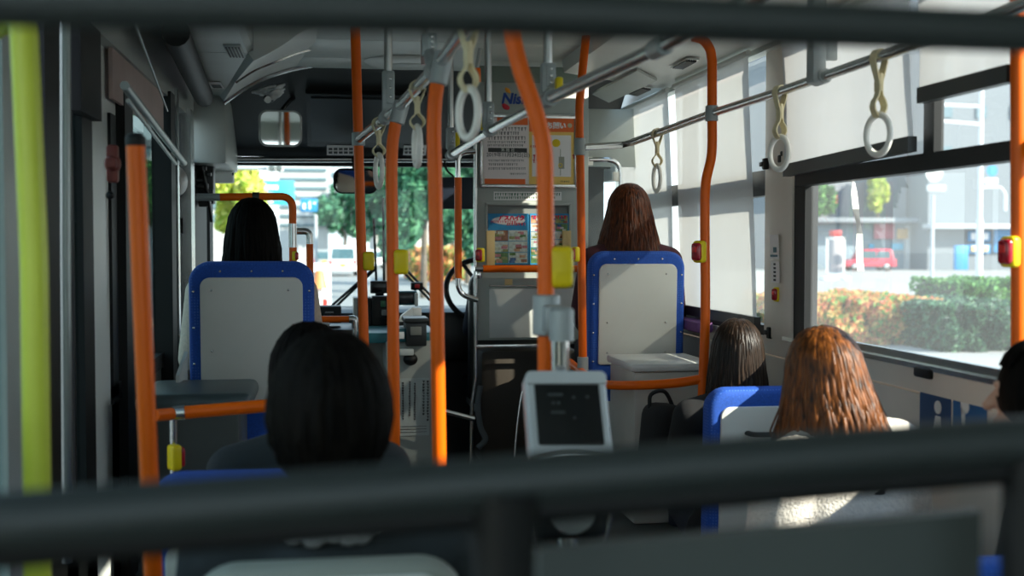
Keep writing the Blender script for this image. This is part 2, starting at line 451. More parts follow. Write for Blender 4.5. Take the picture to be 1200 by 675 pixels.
mb = MB(); wbox(mb, -1, 5.8, 7.1, Z(-1.2), Z(.62), off=-.02, t=.006); struct(mb, 'window_8', GLASS)
mb = MB(); wbox(mb, -1, -.5, 2.3, Z(-.3), Z(.62), off=-.02, t=.006); struct(mb, 'window_9', GLASS)
mb = MB().tube([P(146, 100, 3.25), P(216, 191, 5.0)], .012).tube([P(150, 118, 3.25), P(206, 192, 4.75)], .006)
struct(mb, 'trim_24', STEELD)
mb = MB().tube([P(150, 6, 3.3), P(196, 130, 5.1)], .004, 6)
struct(mb, 'trim_25', STEELD)
# added pink sheet for the pinkish reflection in the upper left panes
PINK = mat('pink_reflection_sheet', (.60, .47, .43), .8, trans=.35)
mb = MB(); wbox(mb, -1, 3.95, 5.15, Z(.46), Z(.80), off=-.005, t=.012)
o = mb.build('roller_blind', PINK, at=(XL(Z(.46)), 4.1, Z(.6))); tag(o, 'pink sheet standing in for the reflection in the upper left window', 'blind')
mb = MB().tube([P(206, 38, 4.08), P(222, 76, 4.83), P(239, 114, 5.93)], .046, 14)
o = mb.build('roller_blind', BLACK, at=P(222, 76, 4.83)); tag(o, 'rolled up dark blind tube above the left front window', 'blind')

# folding door on the left
def dpost(mb, x0, x1, z0=.05, z1=Z(.62), off=0, t=.04):
    ya, yb = P(x0, 300, X=-.685).y, P(x1, 300, X=-.685).y
    return wbox(mb, -1, ya, yb, z0, z1, off=off, t=t)
d1 = struct(dpost(MB(), 52, 71, off=.012), 'door_1', BLACK)
mb = dpost(MB(), 82, 84, off=.012); dpost(mb, 95, 107, off=.012); dpost(mb, 82, 107, z0=.05, z1=Z(-.75), off=.012); dpost(mb, 82, 107, z0=Z(.36), z1=Z(.62), off=.012)
mb.build('door_edge', BLACK, parent=d1)
dpost(MB(), 84, 95, z0=Z(-.76), z1=Z(.37), off=-.005, t=.006).build('door_glass', DOORGLASS, parent=d1)
mb = dpost(MB(), 6, 30, off=.005); dpost(mb, 8, 54, z1=Z(-1.1), off=.002); dpost(mb, -130, -110, off=.005); dpost(mb, -110, 8, z1=Z(-1.0), off=.005)
mb.build('door_frame', GREYP, parent=d1)
dpost(MB(), -110, 10, z0=Z(-1.0), off=-.005, t=.006).build('door_glass', DOORGLASS, parent=d1)
mb = MB().tube([P(76.5, 5, 2.95), P(77, 300, 2.95), P(79, 590, 2.95), P(79, 660, 2.95)], .012)
mb.build('handle', STEELD, parent=d1)
y = 2.2
mb = MB().tube(bend([P(-14, 35, y + .1), P(27, 10, y), P(40, 300, y), P(44, 620, y), P(44, 720, y)], .05), .024, 14)
tag(mb.build('grab_bar', LIME, at=P(40, 300, y)), 'lime yellow grab bar of the folding door at left', 'grab bar')
struct(dpost(MB(), 107, 141, off=.0), 'trim_26', DUCTW)
struct(dpost(MB(), 139, 149, z1=Z(.53), off=.03, t=.06), 'trim_27', BLACK)
c = P(132, 192, 3.3)
mb = MB().box(c, (.03, .03, .1), bev=.008).box(c, (.03, .07, .03), bev=.008).ell(c, (.022, .026, .026))
VALVE = mat('dull_red_knob', (.16, .03, .02), .5)
tag(mb.build('door_valve', VALVE, at=c), 'dull red cross shaped knob on the grey door pillar', 'knob')
c = P(129, 229, 3.5)
tag(MB().ell(c, (.012, .012, .012)).build('rubber_stop', BLACK, at=c), 'small black round stop under the red cross knob', 'stop')

# rear wall behind the viewer
mb = MB().box((.5, -.62, Z(-1.0)), (2.5, .05, 1.3)).box((.5, -.62, Z(.84)), (2.5, .05, .3)).box((-.62, -.62, Z(.1)), (.3, .05, 1.4)).box((1.6, -.62, Z(.1)), (.3, .05, 1.4))
struct(mb, 'wall_rear', GREYP)
struct(MB().box((.5, -.63, Z(.15)), (2.0, .01, 1.1)), 'window_10', GLASS)

# wheel housings under the front seats
struct(MB().box((-.36, 4.75, .225), (.66, 2.0, .45), bev=.03), 'trim_28', DKGREEN)
struct(MB().box((1.4, 5.2, .225), (.64, 1.9, .45), bev=.03), 'trim_29', DKGREEN)
# ------------------------------------------------------------------ poles
PR = .0185
def ext(a, b, z):              # carry the line a-b on to height z
    t = (z - a.z) / (b.z - a.z); return a + (b - a) * t
def pole(label, pts, joints=(), name='grab_pole', r=PR, group='orange grab poles'):
    o = thing(name, label, 'grab pole', pts[-1] if pts[-1].z < pts[0].z else pts[0], group=group)
    MB().tube(pts, r, 16).build('tube', ORANGE, parent=o)
    for p, d, L in joints:
        p, d = Vector(p), Vector(d).normalized()
        MB().tube([p - d * L / 2, p - d * L * .46, p + d * L * .46, p + d * L / 2], [r * 1.1, r * 1.32, r * 1.32, r * 1.1], 16).build('joint', JOINT, parent=o)
    return o
UPV = Vector((0, 0, 1))
# straight pole crossed by the low end of the left rail
a, b = P(416.5, 40, 4.5), P(427, 420, 4.5)
pole('straight orange pole where the left overhead rail ends, before the windscreen mirror', [ext(a, b, Z(.9)), ext(a, b, .02)], [(P(420, 163, 4.5), b - a, .05)])
# second pole
y = 3.7
b0, b1 = P(460, 300, y), P(462, 530, y)
pts = curve([P(469, 126, y), P(463, 148, y), P(459, 190, y), b0, b1], 6) + [ext(b0, b1, .02)]
pole('orange pole with a crooked top under the left rail, second nearest of the left row', pts, [(P(468, 132, y), P(463, 148, y) - P(469, 126, y), .07)])
y = 3.05
b0, b1 = P(510, 225, y), P(515, 550, y)
pts = curve([P(518, 72, y), P(511, 108, y), P(508.5, 150, y), b0, b1], 6) + [ext(b0, b1, .02)]
pole('thick orange pole holding the left rail, standing left of the poster wall', pts, [(P(517, 80, y), P(511, 108, y) - P(518, 72, y), .085)])
y = 2.5
b0, b1 = P(639, 225, y), P(640, 432, y)
pts = [P(597, -30, y)] + curve([P(598, 20, y), P(601, 45, y), P(611, 84, y), P(626, 127, y), P(636.5, 168, y), b0, b1], 6) + [P(641, 500, y)]
pole('widest orange pole with a bowed top, carrying the card reader', pts)
y = 5.1
b0, b1 = P(680.5, 225, y), P(683, 424, y)
pts = [P(690, 20, y)] + curve([P(686.5, 45, y), P(681.5, 95, y), P(679, 135, y), b0, b1], 6)
pole('thin orange pole with a bent top at the right edge of the poster wall', pts, [(P(679.3, 172, y), UPV, .075), (P(683, 426, y), UPV, .06)])
y = 4.4
pts = curve([P(812, 43, y), P(824, 47, y), P(832, 58, y), P(834.5, 72, y)], 5)[:-1] + curve([P(834.5, 72, y), P(834.5, 130, y), P(834, 180, y), P(827, 215, y), P(826, 260, y), P(826.5, 370, y), P(822.5, 480, y), P(820.5, 530, y)], 6)
pole('orange pole in front of the white blinds, bent outwards at the top', pts, [(P(834, 133, y), UPV, .06), (P(820.5, 524, y), UPV, .07)])
y = 2.7
b0, b1 = P(1193, 60, y), P(1194, 490, y)
pole('orange pole at the right picture edge with a stop button', [ext(b0, b1, Z(.82)), ext(b0, b1, .02)])
y = 2.45
b0, b1 = P(159, 168, y), P(175, 560, y)
o = pole('orange pole with a black cap beside the folding door', [b0, ext(b0, b1, .02)])
MB().tube([b0 + (b0 - b1).normalized() * s for s in (-.005, .012, .02)], [.0195, .0195, .012], 16).build('cap', BLACK, parent=o)

# driver side short rail (silver ends, orange sleeve)
y = 5.75
o = thing('grab_rail', 'short upright rail with orange sleeve at the driver cab entrance', 'grab rail', P(537, 265, y))
MB().tube(bend([P(557, 177, y), P(536.5, 179, y), P(537, 344, y), P(560, 352, y)], .07), .013, 12).build('tube', CHROME, parent=o)
MB().tube([P(536.8, 208, y), P(537, 326, y)], .018, 14).build('sleeve', ORANGE, parent=o)
# frame around the front left seat
y = 5.55
o = thing('grab_rail', 'orange curved rail around the front left seat, behind the dark haired passenger', 'grab rail', P(300, 231, y))
MB().tube(bend([P(258, 231, y), P(343, 230, y), P(343, 262, y)], .14, 8), .0175, 14).build('tube', ORANGE, parent=o)
MB().tube([P(230, 231, y), P(258, 231, y)], .017, 12).build('wall_end', JOINT, parent=o)
MB().tube([P(296, 230.5, y), P(304, 230.5, y)], .021, 14).build('clamp', DARK, parent=o)
MB().tube([P(343, 262, y), P(343.3, 290, y)], .0185, 14).build('joint', SILVER, parent=o)
MB().tube([P(343.3, 290, y), P(343.5, 470, y)], .0175, 14).build('lower_tube', ORANGE, parent=o)
y = 5.7
o = thing('grab_rail', 'short orange upright with silver elbow right of the dark haired head', 'grab rail', P(363, 300, y))
MB().tube(bend([P(343, 271, y), P(363, 271, y), P(363, 286, y)], .04), .016, 12).build('elbow', SILVER, parent=o)
MB().tube([P(363, 286, y), P(364, 420, y)], .0165, 12).build('tube', ORANGE, parent=o)
y = 5.9
o = thing('grab_rail', 'short level orange rail with silver elbow in front of the fare machine', 'grab rail', P(390, 374, y))
MB().tube([P(360, 374, y), P(409, 374, y)], .016, 12).build('tube', ORANGE, parent=o)
MB().tube(bend([P(409, 374, y), P(416, 374, y), P(417, 384, y)], .04), .019, 12).build('elbow', SILVER, parent=o)
MB().tube([P(417, 384, y), P(417, 384, y) * 1 - Vector((0, 0, P(417, 384, y).z - .02))], .017, 12).build('post', SILVER, parent=o)
# left low rail
y = 3.45
o = thing('grab_rail', 'level orange rail beside the dark wheel box at left', 'grab rail', P(260, 480, y))
MB().tube([P(216, 483.5, y), P(330, 474, y), P(395, 470, y)], .0185, 14).build('tube', ORANGE, parent=o)
MB().tube([P(203, 484.5, y), P(217, 483.3, y)], .0205, 14).build('joint', SILVER, parent=o)
MB().tube([P(203, 484, y), P(204, 600, y), ext(P(203, 484, y), P(204, 600, y), .02)], .011, 12).build('post', SILVER, parent=o)
MB().tube([P(180, 487, y - .1), P(203, 485, y)], .0175, 12).build('wall_stub', ORANGE, parent=o)
# right low rail
o = thing('grab_rail', 'orange low rail curving from the pole at the blinds towards the poster wall', 'grab rail', P(760, 450, 4.6))
MB().tube(curve([P(823, 444, 4.4), P(790, 449, 4.48), P(745, 451.5, 4.6), P(705, 450, 4.8), P(688, 441, 5.0), P(668, 425, 5.25)], 6), .0185, 14).build('tube', ORANGE, parent=o)

# ------------------------------------------------------------------ overhead rails
def hanger(rail, px, y, ytop, yb0, yb1, rail_pt, rr, w=.05, side=1):
    """stanchion from the ceiling, bolted bracket, collar round the rail"""
    top = P(px, yb0, y); zc = Z(.9)
    MB().tube([Vector((top.x, top.y, zc)), top], .0135, 12).build('stanchion', SILVER, parent=rail)
    c = (P(px, yb0, y) + P(px, yb1, y)) / 2; h = abs(P(px, yb0, y).z - P(px, yb1, y).z)
    mb = MB().box(c + Vector((0, 0, -.004)), (w * .8, .034, h + .012), bev=.006)
    mb.box(c + Vector((w * .12, -.014, .003)), (w * .52, .016, h * .86), bev=.003)
    mb.tube([rail_pt[0], rail_pt[1]], rr * 1.4, 14)
    mb.tube([c - Vector((0, 0, h * .5)), (Vector(rail_pt[0]) + Vector(rail_pt[1])) / 2], [.018, .02], 10)
    br = mb.build('bracket', JOINT, parent=rail)
    m2 = MB()
    for k in range(3): m2.ell(c + Vector((w * .12, -.023, h * (.28 - .25 * k))), (.005, .003, .005), 10, 6)
    m2.build('bolts', SILVER, parent=br)
LR = [P(417, 166.5, 4.53), P(420, 163.5, 4.5), P(468, 125, 3.7), P(517, 72, 3.05), P(552, 24, 2.6), P(600, -60, 2.1)]
o = thing('overhead_rail', 'left steel overhead rail slanting over the aisle poles', 'handrail', LR[2], group='steel overhead rails')
MB().tube(LR, .0165, 16).build('tube', SILVER, parent=o)
def on(pl, px):
    for a, b in zip(pl, pl[1:]):
        t = (px - _px(a)) / (_px(b) - _px(a))
        if 0 <= t <= 1: return a + (b - a) * t
    return pl[-1]
def _px(p):
    q = _R.transposed() @ (Vector(p) - Vector((0, 0, CH))); return 600 - q.x / q.z * FPX
def _py(p):
    q = _R.transposed() @ (Vector(p) - Vector((0, 0, CH))); return 337.5 + q.y / q.z * FPX
def near(pl, px, d=.03):
    p = on(pl, px); q = on(pl, px + 3); t = (q - p).normalized(); return [p - t * d, p + t * d]
h = on(LR, 455)
hanger(o, 455, h.y, 40, 84, 126, near(LR, 455), .0165)
h = on(LR, 503); hanger(o, 503, h.y, 30, 40, 62, near(LR, 510), .0165)
PINKP = mat('faded_pink_tube', (.58, .42, .40), .45)
a = P(497, 76, 5.2)
MR = [P(527, 182, 5.35), P(573, 153.5, 4.3), P(651, 112, 3.25), P(772, 56, 2.52), P(840, 20, 2.2), P(960, -45, 1.8)]
m = thing('overhead_rail', 'middle steel overhead rail running past the posters', 'handrail', MR[2], group='steel overhead rails')
MB().tube(MR, .0165, 16).build('tube', SILVER, parent=m)
MB().tube(near(MR, 773, .035), .022, 14).build('collar', JOINT, parent=m)
MB().ell(MR[0], (.022, .022, .022)).build('end_cap', JOINT, parent=m)
for px, yb0, yb1 in ((574, 120, 147), (644, 75, 106), (530, 150, 172)):
    h = on(MR, px); hanger(m, px - 2, h.y, 40, yb0, yb1, near(MR, px + 1), .0165)
RRL = [P(684, 172.5, 5.1), P(728, 170, 5.2), P(740, 167, 5.15), P(834, 133, 4.42), P(915, 107, 3.78), P(1030, 67, 3.1), P(1090, 46.5, 2.85), P(1260, -18, 2.3)]
r_ = thing('overhead_rail', 'right steel overhead rail along the window blinds', 'handrail', RRL[4], group='steel overhead rails')
MB().tube(RRL, .0155, 16).build('tube', SILVER, parent=r_)
# flat grey hanger of the right rail
c0 = on(RRL, 967)
mb = MB().box(c0 + Vector((-.015, 0, .13)), (.045, .06, .3), bev=.01).tube(near(RRL, 967, .034), .023, 14).box(c0 + Vector((.02, -.012, .12)), (.05, .02, .14), bev=.004)
mb.build('hanger_bracket', JOINT, parent=r_)
# thin posts near the left rail: faded tube with yellow-sleeved strut
t_ = MB().tube([Vector((a.x, a.y, Z(.9))), a], .014, 12).build('ceiling_tube', PINKP, at=a)
tag(t_, 'short faded pink tube hanging from the ceiling behind the left rail', 'tube')
a = P(563, 95, 5.5)
t_ = thing('ceiling_tube', 'short steel tube with orange end hanging from the ceiling left of the logo', 'tube', a)
MB().tube([Vector((a.x, a.y, Z(.9))), P(559, 80, 5.5)], .011, 12).build('tube', SILVER, parent=t_)
MB().tube([P(559, 80, 5.5), P(559.5, 96, 5.5)], .017, 12).build('sleeve', ORANGE, parent=t_)

# ------------------------------------------------------------------ hanging straps
def strap(label, top, L, yaw, R=.0475, group='hanging ring straps'):
    """a webbing loop over the rail, twisted once, with a plastic ring below; origin on the rail"""
    o = thing('hanging_strap', label, 'hand strap', top, yaw, group)
    # webbing as a ribbon that goes over the rail and closes on the ring
    def ribbon(pts, w, tw):
        vs, fs = [], []; n = len(pts)
        for i, p in enumerate(pts):
            p = Vector(p); t = (Vector(pts[min(i + 1, n - 1)]) - Vector(pts[max(i - 1, 0)])).normalized()
            a = tw(i / (n - 1)); wdir = Vector((math.cos(a), math.sin(a), 0))
            wdir = (wdir - t * wdir.dot(t)).normalized(); nn = t.cross(wdir) * .0018
            vs += [p + wdir * w / 2 + nn, p - wdir * w / 2 + nn, p - wdir * w / 2 - nn, p + wdir * w / 2 - nn]
        for i in range(n - 1):
            for j in range(4): fs.append((i * 4 + j, i * 4 + (j + 1) % 4, i * 4 + 4 + (j + 1) % 4, i * 4 + 4 + j))
        fs += [(0, 1, 2, 3), (n * 4 - 1, n * 4 - 2, n * 4 - 3, n * 4 - 4)]
        return vs, fs
    rr = .0195
    mb = MB()
    arc = [Vector((rr * math.cos(t), 0, rr * math.sin(t))) for t in [PI * (-.1 + 1.2 * k / 12) for k in range(13)]]
    for s in (1, -1):
        side = []
        for k in range(0, 15):
            u = k / 14
            x = s * (rr * max(0, 1 - 2.6 * u) ** .9 + .0035)
            if u > .62: x = s * (.0035 + .017 * math.sin(PI * (u - .62) / .38))
            side.append(Vector((x, 0, -.003 - (L - .003) * u)))
        mb.add(*ribbon(side, .024, lambda u: PI / 2 + s * 0.15 * math.sin(u * PI)))
    mb.add(*ribbon(arc, .026, lambda u: PI / 2))
    mb.build('webbing', STRAP, parent=o, world=False)
    MB().box((0, 0, -L * .42), (.012, .027, .05), bev=.003).build('buckle', STRAP, parent=o, world=False)
    cz = -L - R * 1.1 + .006
    MB().torus(R, .0085, Matrix.Translation((0, 0, cz)) @ Matrix.Rotation(PI / 2, 4, 'Z'), sz=1.14, k=12, n=40).build('ring', WHITE, parent=o, world=False)
    return o
def strap_at(label, pl, px, py_ring_top, yaw):
    p = on(pl, px); L = p.z - P(_px(p), py_ring_top, p.y).z
    return strap(label, p, L, yaw)
strap_at('hanging strap with cream ring on the right rail, nearest the viewer', RRL, 1030, 138, .27)
strap_at('hanging strap with cream ring before the beige window pillar', RRL, 914, 163, .31)
strap_at('hanging strap with thin looking ring in front of the far white blind', RRL, 773, 196, .04)
strap_at('big blurred hanging strap left of the shop logo on the poster wall', LR, 549, 108, .35)
strap_at('hanging strap with ring seen edge on between the two thick left poles', LR, 491, 152, .1)
strap_at('hanging strap with ring seen edge on beside the rear view mirror', LR, 446, 184, .2)

# ------------------------------------------------------------------ stop buttons
def stop_button(label, px, py, y, hpx, rz, sc=None):
    p = P(px, py, y); h = hpx * y / FPX; k = h / .085
    o = thing('stop_button', label, 'stop button', p, rz, 'yellow stop buttons')
    MB().box((0, 0, 0), (.036 * k, .05 * k, .085 * k), bev=.012 * k, seg=3).build('housing', YELLOW, parent=o, world=False)
    MB().box((-.016 * k, 0, 0), (.03 * k, .042 * k, .068 * k), bev=.011 * k, seg=3).build('button', RED, parent=o, world=False)
    MB().box((-.031 * k, 0, .008 * k), (.004 * k, .02 * k, .02 * k), bev=.001).build('lamp', mat('lit_red_lens', (.8, .03, .03), .3), parent=o, world=False)
    return o
stop_button('yellow stop button on the straight pole left of the crooked one', 432, 306, 4.48, 22, -PI / 2)
stop_button('yellow stop button on the pole with the crooked top', 470, 307, 3.68, 29, -PI / 2)
stop_button('big blurred yellow stop button on the card reader pole', 657, 313, 2.5, 50, -PI / 2)
stop_button('yellow stop button with red face on the pole at the poster wall', 674.5, 298, 5.06, 18, .35)
stop_button('yellow stop button with red face on the pole before the white blinds', 820, 295, 4.38, 27, .55)
stop_button('large yellow stop button with red face on the pole at the right picture edge', 1184, 295, 2.7, 40, .3)
q = stop_button('small yellow stop button with red face on the beige window pillar', 911, 345, 4.36, 18, .2)
stop_button('yellow stop button with magenta face at the left edge of the poster wall', 563, 299, 5.7, 17, .9)
stop_button('yellow stop button on the silver post at the lower left', 204.5, 536, 3.42, 30, 3.7)
stop_button('tiny yellow stop button on the rail right of the dark haired head', 345.5, 300, 5.5, 11, 2.6)
for px, py, y, lab in ((566, 143, 4.32, 'yellow plastic clip beside the middle rail bracket, the farther one'), (655, 99, 3.3, 'yellow plastic clip beside the middle rail bracket, the nearer one'), (536, 165, 5.35, 'yellow plastic clip where the middle rail ends')):
    c = P(px, py, y); hh = 20 * y / FPX if px != 655 else 17 * y / FPX
    o = MB().box(c, (.02, .03, hh), bev=.006).build('plastic_clip', YELLOW, at=c); tag(o, lab, 'clip', 'yellow clips on the middle rail')

# ------------------------------------------------------------------ card reader
y = 2.42
cr = thing('card_reader', 'grey card reader with black screen hanging below a silver clamp', 'card reader', P(655, 440, y))
GREYR = mat('reader_grey_plastic', (.55, .57, .57), .35)
a0, a1 = P(640, 345, 2.5), P(640, 393, 2.5)
mb = MB().tube([a0, a0 + (a1 - a0) * .04, a0 + (a1 - a0) * .96, a1], [.026, .03, .03, .026], 16)
b0, b1 = P(658, 360, y), P(658, 399, y)
mb.tube([b0, b0 + (b1 - b0) * .1, b1], [.02, .026, .026], 16).box((a0 + a1) / 2 * .5 + (b0 + b1) * .25, (.045, .05, .06), bev=.008)
mb.build('clamp', JOINT, parent=cr)
MB().tube([P(656.5, 392, y), P(656.5, 446, y)], .0195, 16).build('post', CHROME, parent=cr)
# tilted head
TL, TR_, BL, BR = P(618, 436, 2.36), P(712, 436, 2.36), P(624, 548, 2.26), P(714, 546, 2.26)
cx = (TL + TR_ + BL + BR) / 4
ux = (TR_ - TL).normalized(); uz = ((TL + TR_) - (BL + BR)).normalized(); un = ux.cross(uz)   # un points away from viewer? fixed below
if un.y > 0: un = -un
uz = un.cross(ux)
RM = Matrix(((ux.x, uz.x, un.x, cx.x), (ux.y, uz.y, un.y, cx.y), (ux.z, uz.z, un.z, cx.z), (0, 0, 0, 1)))
w = (TR_ - TL).length; h = ((TL + TR_) - (BL + BR)).length / 2
hd = MB()
hd.prism([(x, yy - h / 2) for x, yy in rrect(w, h, .012, 5)], .05, RM @ Matrix.Translation((0, 0, -.05)), bev=.008)
hd.prism([(x, yy + h / 2 - .028) for x, yy in rrect(w, .028, .012, 5, .004)], .008, RM, bev=.003)
head = hd.build('head', GREYR, parent=cr)
sw, sh = w * .8, h * .68
FAINT = mat('faint_screen_text', (.05, .06, .06), .5)
mb = MB()
mb.prism([(x, yy + h / 2 - .02 - sh) for x, yy in rrect(sw, sh, .004, 3)], .003, bev=.001).mat(1)
for x, yy, ww in ((-.025, .03, .03), (-.03, .012, .006), (-.02, .012, .006), (-.022, -.008, .028), (.01, -.02, .005), (.04, .025, .006), (.012, .024, .006)):
    mb.box((x, yy + .02, .0035), (ww, .005, .001))
mb.v = [tuple(RM @ Vector(v)) for v in mb.v]; mb.build('screen', [SCREEN, FAINT], parent=cr)
mb = MB()
lip = [Vector((-w / 2 + w * k / 10, -h / 2 + .014 + .012 * math.sin(PI * k / 10), .006)) for k in range(11)]
mb.tube([RM @ p for p in lip], .009, 10)
mb.build('lip', SILVER, parent=cr)
MB().box((RM @ Vector((0, -h / 2 + .004, .004))), (.06, .012, .006), rot=RM.to_3x3().to_4x4(), bev=.003).build('slot', WHITE, parent=cr)
# lower touch pad
c = P(672, 598, 2.25)
mb = MB().box(c + Vector((0, .05, 0)), (.155, .07, .13), bev=.025, seg=3); mb.build('lower_body', DARK, parent=cr)
TM = Matrix.Translation(c + Vector((0, .012, 0))) @ Matrix.Rotation(PI / 2, 4, 'X')
MB().lathe([(.04, 0), (.048, .0), (.05, .004), (.048, .008), (.04, .008)], 32, TM).build('pad_ring', SILVER, parent=cr)
MB().lathe([(.0, .0), (.041, .0), (.041, .006), (.0, .007)], 32, TM).build('touch_pad', mat('blue_touch_pad', (.01, .05, .16), .3), parent=cr)
for s in (-1, 1):
    MB().tube([c + Vector((s * .076, .03, .09)), c + Vector((s * .079, .02, 0)), c + Vector((s * .07, .03, -.07))], [.006, .009, .004], 10).build('side_trim', SILVER, parent=cr)
MB().tube([c + Vector((0, .06, -.03)), Vector((c.x, c.y + .06, .005))], .02, 12).build('lower_post', SILVER, parent=cr)

# ------------------------------------------------------------------ foreground guard rail (right before the viewer)
GUARD = mat('black_guard_coating', (.022, .028, .027), .5)
g = thing('seat_guard', 'blurred black guard frame crossing in front at top and bottom', 'guard rail', P(590, 640, .95))
MB().tube([P(-260, 640, .84), P(0, 612, .88), P(600, 564, .93), P(1200, 515, .98), P(1400, 505, 1.0)], .0215, 16).build('lower_bar', GUARD, parent=g)
MB().tube([P(-260, 668, .85), P(0, 645, .89), P(600, 597, .94), P(1200, 548, .99), P(1400, 531, 1.01)], .014, 12).build('underside_shade', BLACK, parent=g)  # black tube added for the shade beneath the lower bar
MB().tube([P(-260, -12, .84), P(0, 1, .88), P(600, 14, .93), P(1200, 38, .98), P(1400, 46, 1.0)], .0185, 16).build('upper_bar', GUARD, parent=g)
a = P(592, 572, .93)
MB().tube([a, a - Vector((0, -.01, .1)), Vector((a.x, a.y + .03, .4))], [.03, .022, .022], 14).build('post', BLACK, parent=g)
a = P(1205, 522, .98)
MB().tube([a, Vector((a.x, a.y, .4))], .022, 14).build('post', BLACK, parent=g)
a = P(-150, 630, .86)
MB().tube([a, Vector((a.x, a.y, .4))], .022, 14).build('post', BLACK, parent=g)
A, B_ = P(632, 646, 1.02), P(1150, 600, 1.06)
mb = MB().hexa([(A.x, A.y, .42), (B_.x, B_.y, .42), (B_.x, B_.y + .02, .42), (A.x, A.y + .02, .42), tuple(A), tuple(B_), (B_.x, B_.y + .02, B_.z), (A.x, A.y + .02, A.z)])
mb.build('panel', DKGREEN, parent=g)
# ------------------------------------------------------------------ driver partition with posters
YP = 6.0
def Q(px, py, off=0): return P(px, py, YP - off)
def panel(mb, x0, y0, x1, y1, t=.01, off=0, bev=.002):
    a, b = Q(x0, y1), Q(x1, y0); a.y = b.y = YP
    return mb.box(((a.x + b.x) / 2, YP - off - t / 2, (a.z + b.z) / 2), (abs(b.x - a.x), t, abs(b.z - a.z)), bev=bev)
pw = thing('driver_partition', 'grey partition wall behind the driver carrying posters and leaflets', 'partition', Q(622, 405))
mb = MB(); mb.box(((Q(556, 0).x + Q(690, 0).x) / 2, YP + .02, (Q(0, 80).z + Q(0, 406).z) / 2), (Q(690, 0).x - Q(556, 0).x, .04, Q(0, 80).z - Q(0, 406).z), bev=.004)
mb.build('panel', GREYP, parent=pw)
mb = MB(); a = Q(557, 90); mb.tube([(a.x, YP - .004, a.z), (a.x, YP - .004, Q(0, 400).z), (a.x + .0, YP - .004, Q(0, 452).z), (a.x - .02, YP - .004, Q(0, 485).z), (a.x - .025, YP - .004, .46)], .011, 10)
mb.build('edge_trim', SILVER, parent=pw)
mb = MB(); mb.box(((Q(560, 0).x + Q(690, 0).x) / 2, YP + .25, .75), (.52, .3, .6), bev=.03); mb.build('lower_box', mat('dark_brown_box', (.03, .022, .015), .6), parent=pw)
mb = MB(); panel(mb, 558, 80, 690, 96, .012); mb.build('top_band', mat('grey_green_band', (.2, .24, .2), .5), parent=pw)
mb = MB(); panel(mb, 573, 338, 672, 396, .012, bev=.003); mb.build('lower_panel', mat('pale_panel', (.62, .63, .61), .35), parent=pw)
mb = MB(); mb.tube([Q(573, 335, .012), Q(672, 335, .012)], .004); panel(mb, 556, 402, 690, 408, .014); mb.build('lower_edge', SILVER, parent=pw)
# logo on the panel
NB, NO, NR = mat('logo_blue', (.02, .07, .32), .5), mat('logo_orange', (.85, .33, .02), .5), mat('logo_red', (.6, .02, .04), .5)
def TQ(px, py, off): return Matrix.Translation(Vector((Q(px, py).x, YP - off, Q(px, py).z))) @ UPR
text('Nishi', .074, TQ(588, 116, .004) @ Matrix(((1, .2, 0, 0), (0, 1, 0, 0), (0, 0, 1, 0), (0, 0, 0, 1))), NB, pw, 'logo_lettering', 'LEFT', bold=.0025)
def crescent(mb, pts, r):
    k = len(pts); return mb.tube([Vector((Q(x, y).x, YP - .002, Q(x, y).z)) for x, y in pts], r, 8, flat=.25)
crescent(MB(), curve([(592, 103), (595, 106), (598, 109)], 4), [.004, .006, .008, .01, .012, .01, .008, .006, .004]).build('logo_orange_stroke', NO, parent=pw)
crescent(MB(), curve([(589, 121), (592, 125), (597, 127)], 4), [.004, .007, .01, .012, .013, .013, .012, .01, .006]).build('logo_red_stroke', NR, parent=pw)

# notice board
nb = thing('notice_board', 'silver framed notice board with two posters', 'notice board', Q(618, 219))
mb = MB(); panel(mb, 562, 134.5, 675, 219.5, .012, bev=.003); mb.build('backing', WHITE, parent=nb)
mb = MB()
for q in ((562, 134.5, 675, 138), (562, 216.5, 675, 220), (562, 134.5, 565, 220), (672.5, 134.5, 675.5, 220)): panel(mb, *q, .022, bev=.003)
mb.build('frame', SILVER, parent=nb)
PK, OR, YL = mat('pale_pink_paper', (.90, .82, .81), .6, var=.02), mat('orange_red_print', (.85, .16, .03), .6), mat('yellow_print', (.92, .62, .16), .6)
p1 = thing('poster', 'white poster with red header and black date bar on the notice board', 'poster', Q(592, 215))
mb = MB(); panel(mb, 566, 138, 618.5, 216.5, .003, .012, 0); mb.build('sheet', PK, parent=p1)
mb = MB(); panel(mb, 582, 138.5, 618, 146.5, .001, .0151, 0); panel(mb, 567.5, 210, 615, 216, .001, .0151, 0); mb.build('red_bands', OR, parent=p1)
mb = MB(); panel(mb, 571.5, 174, 617, 178.5, .001, .0151, 0); mb.build('black_bar', INK, parent=p1)
def tl(px, py, px_h, s, m, par, off=.0165, al='CENTER', bold=0):
    return text(s, px_h * YP / FPX, TQ(px, py, off), m, par, 'lettering', al, bold)
tl(594.5, 176.2, 4.6, '実 施 日', WHITE, p1)
tl(595, 182, 6, '2019年11月24日(日)', INK, p1)
def squiggle(mb, x0, x1, y, h, off, seed, gap=.35):
    rnd = random.Random(seed); x = x0
    while x < x1:
        w = h * rnd.uniform(.5, .95)
        panel(mb, x, y - h / 2, min(x + w * .8, x1 + .1), y - h / 2 + h * .28, .0006, off, 0)
        panel(mb, x + w * rnd.uniform(0, .4), y - h / 2 + .1, min(x + w * .6, x1 + .2), y + h / 2, .0006, off, 0)
        x += w + h * gap * rnd.uniform(.2, .8)
mb = MB()
